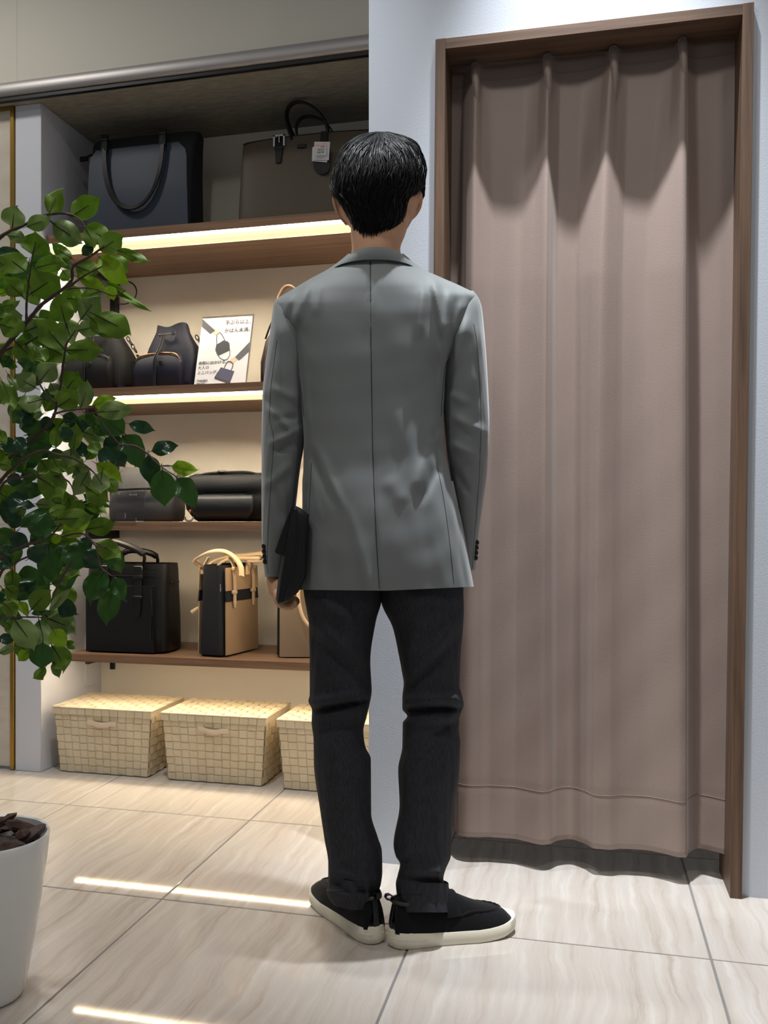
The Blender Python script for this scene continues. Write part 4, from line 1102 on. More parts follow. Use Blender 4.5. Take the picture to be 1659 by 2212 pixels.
# ---- drawstring bucket bags (second shelf)
def bucket(pxl, pxr, base_y, mbody, label, Yf=3.05, scale=1.0, gold=True):
    X0, X1 = WX(pxl, Yf), WX(pxr, Yf); w = (X1 - X0)*.93; D = w*.66
    H = (WZ((pxl + pxr)/2, 704, Yf + D*.3) - SZ2)*scale
    b = thing('drawstring_bag', label, 'bag', ((X0 + X1)/2, Yf + D/2, SZ2), rz=math.radians(-9), group='drawstring bucket bags on the second shelf')
    seg = 72; rows = []
    for z_, kx, ky, n_ in ((0, .90, .86, 4), (.015, .985, .97, 4), (.12, 1.0, 1.0, 3.6), (.35, 1.0, .98, 3.2), (.52, .95, .92, 2.8), (.66, .84, .82, 2.5), (.80, .68, .70, 2.3), (.90, .57, .60, 2.2), (1.0, .52, .58, 2.2), (.995, .49, .54, 2.2), (.86, .47, .5, 2.2)):
        row = []
        for j in range(seg):
            a = 2*math.pi*j/seg; ca, sa = math.cos(a), math.sin(a)
            fold = 1 + (.13*max(0, (z_ - .5)/.5)*math.cos(3*a + 1.9) if z_ > .5 else 0)
            wav = .035*max(0, (z_ - .6)/.4)*math.cos(3*a + 1.9)
            row.append(Vector((w/2*kx*fold*math.copysign(abs(ca)**(2/n_), ca), D/2*ky*fold*math.copysign(abs(sa)**(2/n_), sa), .001 + H*(z_ + wav*.8))))
        rows.append(row)
    m = MB(); m.grid(rows, True, True); m.build('bag_body', mbody, b, ang=70)
    # front pocket
    pw, ph = w*.86, H*.53
    m = MB(); m.se([(0.002, -w*.06, -D/2 - .010, pw/2 - .006, .016, 5), (.008, -w*.06, -D/2 - .012, pw/2, .022, 5), (ph*.6, -w*.06, -D/2 - .010, pw/2, .022, 5), (ph*.86, -w*.06, -D/2 - .004, pw/2 - .004, .018, 4), (ph*.97, -w*.06, -D/2 + .002, pw/2 - .018, .014, 3.5), (ph, -w*.06, -D/2 + .006, pw/2 - .035, .010, 3)], 44)
    m.build('pocket', mbody, b, ang=60)
    zp = [(-w*.06 - pw/2 + .004, -D/2 - .012, ph*.80), (-w*.06 - pw/2 + .018, -D/2 - .019, ph*.93), (-w*.06 - pw/2 + .05, -D/2 - .014, ph*1.0), (-w*.06, -D/2 - .011, ph*1.02), (-w*.06 + pw/2 - .05, -D/2 - .014, ph*1.0), (-w*.06 + pw/2 - .018, -D/2 - .019, ph*.93), (-w*.06 + pw/2 - .003, -D/2 - .012, ph*.72)]
    m = MB(); m.tube(S(zp, 4), .0028, 7); m.build('zip', M_copper if gold else M_gun, b)
    m = MB(); m.box((-w*.06 - pw/2 - .010, -D/2 - .020, ph*.35), (-w*.06 - pw/2 + .000, -D/2 - .014, ph*.80), .003, 2); m.build('zip_pull', M_blk, b)
    m = MB(); m.box((.004, -D/2 - .036, ph*.66), (.018, -D/2 - .031, ph*.78), .0015, 1); m.build('metal_label', M_gun, b)
    # eyelets, drawstring
    for j, (ex, ez) in enumerate(((-.10, .835), (.13, .855))):
        yy = -D/2*.70
        ring = [(w*ex + .006*math.cos(t_), yy - .004, H*ez + .006*math.sin(t_)) for t_ in np.linspace(0, 2*math.pi, 17)]
        m = MB(); m.tube(ring, .0018, 6); m.build('eyelet', M_gun, b)
    m = MB(); m.tube([(-w*.12, -D/2*.80, H*.845), (-w*.03, -D/2*.88, H*.84), (w*.12, -D/2*.82, H*.85)], .0038, 7); m.build('cord_lock', M_chrome, b)
    for dx in (-.004, .006):
        m = MB(); m.tube(S([(-w*.04 + dx, -D/2*.86, H*.84), (-w*.03 + dx, -D/2 - .006, H*.66), (-w*.05 + dx*.8, -D/2 - .035, H*.45), (-w*.055 + dx*.6, -D/2 - .037, H*.2), (-w*.05 + dx*.5, -D/2 - .037, H*.03)], 4), .0030, 7); m.build('drawstring', M_cord, b)
    # chain and strap at the right
    base = Vector((w*.40, -D*.05, H*.80))
    for k in range(4):
        c_ = base + Vector((.010*k + .006, 0, -.014*k)); m = MB()
        u_ = Vector((.5, 0, -.8)).normalized(); v_ = Y3 if k % 2 else Vector((.8, 0, .5)).normalized()
        m.tube([c_ + u_*(.011*math.cos(t_)) + v_*(.006*math.sin(t_)) for t_ in np.linspace(0, 2*math.pi, 13)], .0021, 6); m.build('chain_link', M_gun, b)
    m = MB(); m.strap(S([base + Vector((.046, 0, -.060)), base + Vector((.056, 0, -.085)), base + Vector((.050, .005, -.125)), base + Vector((.034, .01, -.16))], 4), .015, .005, Y3); m.build('side_strap', M_blk, b)
    return b
bucket(138, 278, 834, M_blkf, 'black drawstring bucket bag on the second shelf, half behind the leaves', 3.05, .98, False)
bucket(291, 429, 834, M_navy2, 'navy drawstring bucket bag standing left of the leaflet on the second shelf', 3.05)

# ---- leaflet in a clear stand
Yf = 3.03; p0 = WY(418, 832, Yf); p1 = WY(531, 830, Yf)
sw = p1.x - p0.x; lean = math.radians(17)
sg = thing('leaflet_stand', 'white advertising leaflet in clear acrylic stand beside the navy bucket bag', 'leaflet stand', ((p0.x + p1.x)/2, Yf, SZ2 + .0005))
sh = (WZ(480, 683, Yf + .07) - SZ2)/math.cos(lean)
LM = Matrix.Rotation(-lean, 4, 'X')
def sgp(u, v, d=0): return LM @ Vector(((u - .5)*sw, -d, v*sh))
def flat(poly, d, m_, name, th=.0003, nm_parent=None):
    m = MB(); a = [sgp(u, v, d) for u, v in poly]; n_ = len(a); nn = LM.to_3x3() @ Vector((0, th, 0))
    m.add(a + [p + nn for p in a], [tuple(range(n_)), tuple(range(2*n_ - 1, n_ - 1, -1))] + [(i, n_ + i, n_ + (i+1) % n_, (i+1) % n_) for i in range(n_)])
    return m.build(name, m_, nm_parent or sg, smooth=False)
paper = flat([(0.005, .004), (.985, .004), (.985, .985), (.005, .985)], 0, M_paper, 'paper', .0006)
m = MB()
for (a, b_) in (((0, 0), (1, 1.0)),):
    pts_ = [sgp(-.002, 0, -.0016), sgp(1.004, 0, -.0016), sgp(1.004, 1.012, -.0016), sgp(-.002, 1.012, -.0016)]; off_ = LM.to_3x3() @ Vector((0, .0022, 0))
    m.add(pts_ + [p + off_ for p in pts_], [(0, 1, 2, 3), (7, 6, 5, 4), (0, 4, 5, 1), (1, 5, 6, 2), (2, 6, 7, 3), (3, 7, 4, 0)])
m.box((-sw/2, .0035, .0), (sw/2, .085, .0022)); m.build('acrylic_back', M_acry, sg, smooth=False)
M_slv = mat('charcoal_sleeve_print', (72, 72, 78), .7); M_hnd = mat('hand_print', (226, 168, 138), .7); M_bagp = mat('black_bag_print', (52, 52, 56), .7); M_bagn = mat('navy_bag_print', (66, 66, 88), .7); M_bagd = mat('navy_bag_print_dark', (58, 52, 56), .7)
# picture coordinates of the leaflet crop -> u, v
TLc, TRc, BLc, BRc = (345, 235), (1335, 190), (178, 1595), (1190, 1570)
def uv(x, y):
    v = (1595 - y - (x - 178)*.025)/(1595 - 235 - 0); v = (BLc[1] + (BRc[1] - BLc[1])*((x - 178)/1012) - y)/1370.0
    xl = BLc[0] + (TLc[0] - BLc[0])*v; xr = BRc[0] + (TRc[0] - BRc[0])*v
    return ((x - xl)/(xr - xl), v)
def art(pts, m_, name, d=.0006): return flat([uv(*p) for p in pts], d, m_, name, .0002, paper)
art([(350, 250), (600, 490), (505, 560), (335, 405)], M_slv, 'printed_sleeve')
art([(590, 475), (640, 480), (695, 530), (670, 560), (625, 595), (590, 575), (555, 540)], M_hnd, 'printed_hand')
art([(620, 770), (690, 735), (760, 690), (840, 715), (875, 755), (885, 895), (665, 995), (600, 880)], M_bagp, 'printed_bag')
art([(1262, 735), (1250, 930), (1060, 1100), (980, 1030)], M_slv, 'printed_sleeve')
art([(975, 1030), (1020, 1075), (945, 1160), (900, 1145), (865, 1105), (920, 1050)], M_hnd, 'printed_hand')
art([(712, 1222), (972, 1305), (900, 1500), (590, 1405)], M_bagn, 'printed_bag', .0007)
art([(590, 1405), (900, 1500), (880, 1555), (585, 1445)], M_bagd, 'printed_bag', .0007)
def line(pts, wpx, m_, name):
    q = [Vector((*uv(*p), 0)) for p in pts]; l = []; r = []
    for i, p in enumerate(q):
        d = q[min(i+1, len(q)-1)] - q[max(i-1, 0)]; n_ = Vector((-d.y*1370/1012, d.x*1012/1370, 0)).normalized()*wpx/1012
        l.append((p.x + n_.x, p.y + n_.y)); r.append((p.x - n_.x, p.y - n_.y))
    m = MB(); a = [sgp(u, v, .0008) for u, v in l]; b_ = [sgp(u, v, .0008) for u, v in r]; m.grid([a, b_]); return m.build(name, m_, paper, smooth=False)
line([(630, 760), (625, 660), (632, 580), (690, 535), (730, 580), (790, 700)], 7, M_slv, 'printed_strap')
line([(610, 890), (640, 970), (700, 1050), (770, 1085), (830, 1070), (880, 1000), (885, 890)], 7, M_slv, 'printed_strap')
line([(775, 1240), (810, 1160), (850, 1110), (900, 1120), (945, 1160), (935, 1220), (910, 1285)], 10, M_slv, 'printed_strap')
def stext(s_, x, y, hpx, weight=.0004, rot=0, nm='lettering'):
    u, v = uv(x, y); p = sgp(u, v, .0009)
    return text(s_, hpx/1370*sh, M_ink, paper, Matrix.Translation(p) @ LM @ FACE @ Matrix.Rotation(math.radians(rot), 4, 'Z'), nm, weight=weight)
stext('手ぶら以上、', 790, 378, 92, .00015, 1)
stext('かばん未満。', 772, 540, 92, .00015, 1)
stext('身軽に出かける。', 268, 1165, 74, .00015, 1)
stext('大人の', 255, 1258, 74, .00015, 1)
stext('ミニバッグ。', 245, 1355, 74, .00015, 1)
stext('TAKEO', 245, 1508, 62, .0003, 1)
stext('KIKUCHI', 240, 1548, 36, .0002, 1)
for (x, y) in ((828, 290), (920, 287), (1015, 280), (810, 455), (900, 450), (995, 445)): art([(x - 8, y), (x, y + 9), (x + 8, y), (x, y - 9)], M_ink, 'emphasis_dot')

# ---- brown backpack behind the left arm
Yf = 3.08
bp = thing('backpack', 'dark brown backpack on the second shelf behind the left shoulder', 'bag', (WX(636, Yf), Yf + .07, SZ2))
M_dkb = mat('dark_brown_leather', (62, 50, 46), .5, bump=(400, .12, .0005))
mb = MB(); w = .27; D = .14; H = .29
mb.se([(.001, 0, 0, w/2 - .012, D/2 - .006, 5), (.008, 0, 0, w/2 - .001, D/2, 5), (.09, 0, 0, w/2, D/2, 4.5), (.16, 0, 0, w/2 - .015, D/2 - .004, 4), (.21, 0, 0, w/2 - .045, D/2 - .010, 3.5), (.245, 0, .004, w/2 - .062, D/2 - .02, 3), (.27, 0, .006, w/2 - .075, D/2 - .035, 2.6)])
mb.build('bag_body', M_dkb, bp, ang=60)
mb = MB(); mb.se([(.004, 0, -D/2 - .006, w/2 - .03, .016, 5), (.06, 0, -D/2 - .008, w/2 - .028, .02, 5), (.12, 0, -D/2 - .002, w/2 - .04, .016, 4), (.135, 0, -D/2 + .004, w/2 - .055, .01, 4)]); mb.build('pocket', M_dkb, bp, ang=60)
m = MB(); m.strap(S([(-.075, 0, .24), (-.082, 0, .31), (-.055, -.005, .355), (-.02, -.005, .35), (.0, 0, .30), (.005, 0, .26)], 5), .020, .006, Y3); m.build('handle', M_brown, bp)
m = MB(); m.tube(S([(-w/2 + .02, -D/2 + .03, .17), (-w/2 + .055, -D/2 + .02, .235), (-.02, -D/2 + .02, .268)], 5), .0035, 6); m.build('zip', M_blk, bp)

# ---- third shelf: grey sling, black waist bag, acrylic riser
Yf = 3.06
bx = thing('sling_bag', 'charcoal two-tone sling bag behind the clear stand on the third shelf', 'bag', ((WX(228, Yf) + WX(372, Yf))/2, Yf + .07, SZ3))
w = WX(372, Yf) - WX(228, Yf); D = .14; H = WZ(320, 1008, Yf + .05) - SZ3
mb = MB(); mb.se([(.001, 0, 0, w/2 - .008, D/2 - .008, 5), (.012, 0, 0, w/2, D/2, 5), (H*.3, 0, .0, w/2, D/2, 6), (H*.55, 0, .006, w/2 - .004, D/2 - .006, 6), (H*.62, 0, .010, w/2 - .006, D/2 - .014, 6)]); mb.build('bag_body', M_grey2, bx, ang=60)
mb = MB(); mb.se([(H*.56, .004, .012, w/2 - .010, D/2 - .016, 4), (H*.60, .004, .010, w/2 + .002, D/2 - .004, 6), (H*.78, .004, .014, w/2 - .006, D/2 - .012, 6), (H*.95, .010, .02, w/2 - .020, D/2 - .024, 5), (H, .012, .024, w/2 - .032, D/2 - .035, 5)]); mb.build('flap', M_grey, bx, ang=60)
mb = MB(); mb.box((-.05, -.01, H*.985), (.09, .05, H*1.03), .006, 2); mb.build('top_handle', M_blkf, bx)
m = MB(); m.tube([(-w/2 + .01, -D/2 + .001, H*.565), (0, -D/2 - .003, H*.585), (w/2 - .006, -D/2 + .001, H*.60)], .004, 6); m.build('zip', M_blk, bx)
m = MB(); fx = WX(288, Yf) - bx.location.x
for k in range(4): m.box((fx - .014 + k*.008, -D/2 - .003, H*.47), (fx - .009 + k*.008, -D/2 + .001, H*.50))
m.build('logo_plate', M_chrome, bx, smooth=False)
Yf = 3.04
wb = thing('waist_bag', 'black soft waist bag with silver ring on the third shelf', 'bag', ((WX(384, Yf) + WX(566, Yf))/2 + .012, Yf + .08, SZ3))
w = WX(566, Yf) - WX(384, Yf) + .02; D = .15; H = WZ(470, 1022, Yf + .05) - SZ3
mb = MB(); mb.se([(.001, .0, 0, w/2 - .05, D/2 - .02, 4), (.012, .0, 0, w/2 - .035, D/2 - .006, 4), (H*.25, .0, 0, w/2 - .012, D/2 + .004, 4), (H*.48, 0, 0, w/2 - .002, D/2 + .004, 4), (H*.58, .0, .002, w/2, D/2 - .006, 4), (H*.62, .0, .002, w/2 - .002, D/2 - .001, 4), (H*.84, .0, .006, w/2 - .004, D/2 - .004, 5), (H*.95, .0, .012, w/2 - .014, D/2 - .018, 5), (H, .0, .016, w/2 - .030, D/2 - .040, 5)]); mb.build('bag_body', M_blkf, wb, ang=70)
mb = MB(); mb.se([(H*.05, .0, -D/2 - .004, w/2 - .075, .014, 4), (H*.2, 0, -D/2 - .010, w/2 - .055, .02, 4), (H*.45, 0, -D/2 - .006, w/2 - .050, .018, 4), (H*.54, 0, -D/2 + .002, w/2 - .060, .010, 4)]); mb.build('pocket', M_blk, wb, ang=70)
m = MB(); m.tube(S([(-w/2 + .02, -.02, H*.90), (-w/4, -.035, H*.985), (0, -.035, H*1.01), (w/4, -.035, H*1.0), (w/2 - .02, -.02, H*.88)], 5), .0045, 7); m.build('zip', M_blk, wb)
m = MB(); m.box((-.035, -.045, H*.99), (-.005, -.030, H*1.05), .003, 1); m.build('zip_pull', M_gun, wb)
rx = WX(411, Yf) - wb.location.x
m = MB(); m.tube([(rx + .015*math.cos(t_), -D/2 - .016, .014 + .012*math.sin(t_)) for t_ in np.linspace(math.pi*.9, 2.1*math.pi, 15)], .0032, 7); m.build('metal_ring', M_chrome, wb)
m = MB(); m.ell((rx, -D/2 - .006, .036), (.006, .004, .006), 12, 8); m.build('rivet', M_copper, wb)
m = MB(); m.strap(S([(w/2 - .018, -D/2 + .012, H*.46), (w/2 - .010, -D/2 - .002, H*.30), (w/2 - .016, -D/2 + .008, H*.06)], 5), .010, .002, Vector((.5, -.5, 0))); m.build('orange_tag', M_orange, wb)
Yf = 2.99
ac = thing('acrylic_stand', 'empty clear acrylic card stand in front of the charcoal sling bag', 'card stand', ((WX(240, Yf) + WX(302, Yf))/2, Yf + .03, SZ3 + .0004))
w = WX(302, Yf) - WX(242, Yf); H = WZ(270, 1012, Yf + .04) - SZ3
m = MB()
a = [Vector((-w/2, .0, .001)), Vector((w/2, .0, .001)), Vector((w/2, .035, H)), Vector((-w/2, .035, H))]; m.add(a + [p + Vector((0, .002, 0)) for p in a], [(0, 1, 2, 3), (7, 6, 5, 4), (0, 4, 5, 1), (1, 5, 6, 2), (2, 6, 7, 3), (3, 7, 4, 0)])
m.build('card_holder', M_acry, ac, smooth=False)
m = MB(); m.box((-w/2 - .03, -.055, 0), (w/2, .0, .002)); m.box((-w/2 - .03, -.056, 0), (w*.12, -.054, .030)); m.box((w*.12, -.056, 0), (w/2, -.054, .012)); m.build('ledge', M_acry, ac, smooth=False)

# ---- fourth shelf: black briefcase
Yf = 3.03; x0, x1 = WX(176, Yf), WX(356, Yf); w = x1 - x0; D = .17; H = WZ(270, 1218, Yf) - SZ4
br = thing('briefcase', 'black leather business bag with belts and top handles on the lowest shelf', 'bag', ((x0 + x1)/2, Yf + D/2, SZ4))
mb = MB(); mb.se([(.001, 0, 0, w/2 - .010, D/2 - .008, 6), (.010, 0, 0, w/2, D/2, 6), (H*.4, 0, 0, w/2 - .002, D/2 - .002, 6), (H*.75, 0, 0, w/2 - .004, D/2 - .006, 5), (H*.92, 0, .0, w/2 - .004, D/2 - .012, 5), (H, 0, 0, w/2 - .006, D/2 - .016, 5), (H*.99, 0, 0, w/2 - .012, D/2 - .022, 5), (H*.9, 0, 0, w/2 - .012, D/2 - .022, 5)]); mb.build('bag_body', M_blk, br, ang=50)
fy = -D/2
rows = [[Vector((-w/2 + .022 + (w - .06)*j/14, fy - .008 - .003*math.sin(math.pi*j/14), .006 + H*.735*k/10)) for j in range(15)] for k in range(11)]
m = MB(); m.grid(rows); m.grid([[r[0] for r in rows], [r[0] + Vector((0, .012, 0)) for r in rows]]); m.grid([[r[-1] for r in rows], [r[-1] + Vector((0, .012, 0)) for r in rows]]); m.grid([rows[-1], [p + Vector((0, .014, 0)) for p in rows[-1]]]); m.build('front_pocket', M_blk, br, ang=40)
for zz in (.755, .865, .945):
    m = MB(); m.tube([(-w/2 + .035, fy + .004, H*zz), (0, fy + .002, H*zz), (w/2 - .035, fy + .004, H*zz)], .0017, 6); m.build('piping', M_gun, br)
for xx in (-w*.22, w*.20):
    m = MB(); m.strap([(xx, fy + .004, H*1.0), (xx, fy - .009, H*.985), (xx, fy - .010, H*.80), (xx, fy - .016, H*.60), (xx, fy - .016, H*.45), (xx, fy - .016, H*.405)], [.026, .026, .026, .026, .024, .008], .004, X3); m.build('belt', M_blk, br)
    for zz, hh in ((.93, .016), (.86, .006), (.63, .006)):
        m = MB(); m.box((xx - .018, fy - .0205 if zz < .8 else fy - .0155, H*zz - hh), (xx + .018, fy - .006, H*zz + hh), .002, 1); m.build('keeper' if hh < .01 else 'buckle', M_blk if hh < .01 else M_gun, br)
m = MB(); m.tube([(w*.36, fy - .012, H*.60), (w*.37, fy - .016, H*.55), (w*.375, fy - .016, H*.44)], [.004, .005, .004], 7); m.build('zip_pull', M_gun, br)
m = MB(); m.tube(S([(w*.345, fy - .010, H*.73), (w*.355, fy - .012, H*.5), (w*.35, fy - .012, H*.15)], 5), .003, 6); m.build('zip', M_gun, br)
m = MB(); m.box((w/2 - .005, -.03, H*.77), (w/2 + .004, .03, H*.80), .002, 1); m.box((-w/2 - .02, -.01, H*.13), (-w/2 + .01, .01, H*.17), .003, 1); m.build('side_tab', M_blk, br)
hp = [(-w*.24, fy + .03, H*.97), (-w*.25, fy + .02, H*1.10), (-w*.14, fy + .01, H*1.24), (w*.02, fy + .0, H*1.22), (w*.20, fy - .005, H*1.15), (w*.26, fy + .0, H*1.08), (w*.21, fy + .02, H*.97)]
pts = S(hp, 5); m = MB(); m.tube(pts, [.006 + .006*(6 < k < 24) for k in range(len(pts))], 9); m.build('handle', M_blk, br)
hp = [(-w*.2, D/2 - .04, H*.97), (-w*.16, .02, H*1.10), (0, -.01, H*1.145), (w*.18, .0, H*1.12), (w*.24, .03, H*1.06), (w*.22, D/2 - .04, H*.97)]
pts = S(hp, 5); m = MB(); m.tube(pts, [.006 + .005*(5 < k < 20) for k in range(len(pts))], 9); m.build('handle', M_blk, br)

# ---- navy and camel tote, turned end-on
D = .105; w = .25; H = WZ(480, 1222, 3.0) - SZ4
tt = thing('tote_bag', 'camel and navy leather tote turned end-on on the lowest shelf', 'bag', (WX(492, 3.13), 3.14, SZ4), rz=math.radians(80))
mb = MB(); mb.se([(.001, 0, 0, w/2 - .010, D/2 - .006, 6), (.008, 0, 0, w/2, D/2, 6), (H*.5, 0, 0, w/2 - .002, D/2 - .004, 5), (H*.9, 0, 0, w/2 - .008, D/2 - .006, 5), (H, 0, 0, w/2 - .008, D/2 - .008, 5), (H*.985, 0, 0, w/2 - .012, D/2 - .012, 5), (H*.88, 0, 0, w/2 - .012, D/2 - .012, 5)]); mb.build('bag_body', M_navyf, tt, ang=50)
for sy in (-1, 1):
    fy = sy*(D/2 + .001)
    for z0_, z1_, mm, nm in ((.006, H*.60, M_tanb, 'lower_panel'), (H*.60, H*.72, M_navyf, 'band'), (H*.72, H*.97, M_tanb, 'upper_panel')):
        m = MB(); m.hexa([(-w/2 + .014, min(fy, fy + .004*sy), z0_), (w/2 - .014, min(fy, fy + .004*sy), z0_), (w/2 - .014, max(fy, fy + .004*sy), z0_), (-w/2 + .014, max(fy, fy + .004*sy), z0_), (-w/2 + .016, min(fy, fy + .004*sy) - .003*sy*(z1_/H), z1_), (w/2 - .016, min(fy, fy + .004*sy) - .003*sy*(z1_/H), z1_), (w/2 - .016, max(fy, fy + .004*sy) - .003*sy*(z1_/H), z1_), (-w/2 + .016, max(fy, fy + .004*sy) - .003*sy*(z1_/H), z1_)])
        m.build(nm, mm, tt, smooth=False)
    for xx in (-w*.26, w*.26):
        m = MB(); m.strap([(xx, sy*D*.40, H*1.08), (xx, sy*(D/2 + .005), H*1.0), (xx, sy*(D/2 + .010), H*.85), (xx, sy*(D/2 + .011), H*.60), (xx, sy*(D/2 + .011), H*.53)], [.016, .016, .016, .016, .006], .005, X3); m.build('belt', M_tan, tt)
        for zz in (.96, .70):
            m = MB(); m.box((xx - .012, min(sy*(D/2 + .016), sy*(D/2 + .004)), H*zz - .006), (xx + .012, max(sy*(D/2 + .016), sy*(D/2 + .004)), H*zz + .006), .002, 1); m.build('keeper', M_tan, tt)
def tw(px, py, Y=3.08): return WY(px, py, Y)
for pts_, Y_, wd in (([(440, 1240), (432, 1222), (421, 1212), (432, 1202), (455, 1192), (482, 1191), (505, 1203), (520, 1224), (522, 1245)], 3.05, .020),
                     ([(452, 1226), (462, 1212), (490, 1203), (530, 1199), (562, 1196), (570, 1202), (566, 1210), (540, 1212), (536, 1226), (535, 1240)], 3.14, .020),
                     ([(470, 1222), (490, 1208), (520, 1206), (560, 1206)], 3.10, .014)):
    m = MB(); pp = S([tw(a, b_, Y_ + .012*math.sin(k*1.3)) for k, (a, b_) in enumerate(pts_)], 5)
    m.strap(pp, wd, .008, Vector((.25, 1, .35))); m.build('handle', M_tan, tt, world=True)
m = MB(); m.tube([(-w/2 + .03, D/2 + .01, H*.52), (-w/2 + .02, D/2 + .035, H*.47)], .007, 7); m.build('strap_end', M_tan, tt)
m = MB(); m.tube([(-w/2 - .002, -D/2 + .010, H*.80), (-w/2 - .004, -D/2 + .008, H*.72)], .0025, 6); m.build('zip_pull', M_chrome, tt)

# ---- mocha tote partly behind the hand
D = .12; w = .34; H = WZ(600, 1250, 3.03) - SZ4
mt = thing('tote_bag', 'mocha leather tote with black side, behind the hand and trouser leg', 'bag', (WX(578, 3.06) + w/2 + .015, 3.15, SZ4), rz=math.radians(13))
mb = MB(); mb.se([(.001, 0, 0, w/2 - .010, D/2 - .006, 6), (.008, 0, 0, w/2, D/2, 6), (H*.5, 0, 0, w/2, D/2 - .004, 5), (H, 0, 0, w/2 - .002, D/2 - .016, 5), (H*.985, 0, 0, w/2 - .006, D/2 - .020, 5), (H*.9, 0, 0, w/2 - .006, D/2 - .020, 5)]); mb.build('bag_body', M_blk, mt, ang=50)
rows = [[Vector((-w/2 + .012 + (w - .024)*j/12, -D/2 - .003 + .014*k/10, .004 + H*.97*k/10)) for j in range(13)] for k in range(11)]
m = MB(); m.grid(rows); m.grid([[r[0] for r in rows], [r[0] + Vector((0, .008, 0)) for r in rows]]); m.grid([[r[-1] for r in rows], [r[-1] + Vector((0, .008, 0)) for r in rows]]); m.grid([rows[-1], [p + Vector((0, .008, 0)) for p in rows[-1]]]); m.build('front_panel', M_taupe, mt, ang=40)
hp = [(-w*.25, -D/2 + .0, H*.98), (-w*.275, -D/2 - .012, H*.78), (-w*.22, -D/2 - .02, H*.50), (-w*.08, -D/2 - .024, H*.345), (w*.08, -D/2 - .024, H*.34), (w*.22, -D/2 - .02, H*.50), (w*.27, -D/2 - .012, H*.78), (w*.25, -D/2, H*.98)]
m = MB(); m.tube(S(hp, 6), .0065, 8); m.build('handle', M_tan, mt)

# ================================================================== WOVEN BASKETS
M_weave = mat('cream_strap_webbing', (220, 206, 178), .6, bump=(600, .3, .0006), var=(14, (204, 188, 156), .7))
M_weave2 = mat('cream_satin_handle', (226, 204, 180), .4)
BW0, BW1, BD0, BD1, BH = .336, .370, .236, .262, .232
def bpt(side, u, v, off):
    """side 0 front, 1 right, 2 back, 3 left; u along, v up"""
    hw = (BW0 + (BW1 - BW0)*v)/2; hd = (BD0 + (BD1 - BD0)*v)/2; z = .002 + (BH - .022)*v
    if side == 0: return Vector((-hw + 2*hw*u, -hd - off, z))
    if side == 1: return Vector((hw + off, -hd + 2*hd*u, z))
    if side == 2: return Vector((hw - 2*hw*u, hd + off, z))
    return Vector((-hw - off, hd - 2*hd*u, z))
NU = [12, 8, 12, 8]; NV = 8
def weave(pt, n, start, width_dir, half, lift=.0021, th=.0010):
    """strap through n cells, over/under alternately; pt(s, off) centre, s in 0..1"""
    m = MB(); rows = []
    for c in range(n):
        o = lift if (c + start) % 2 == 0 else -lift
        for f in (.10, .5, .90):
            s = (c + f)/n; p = pt(s, o + (.0006 if f == .5 else 0)*(1 if o > 0 else -1)); q = pt(s, o - th)
            wd = width_dir(s)
            rows.append([p - wd*half, p + wd*half, q + wd*half, q - wd*half])
    m.grid(rows, True, False)
    return m
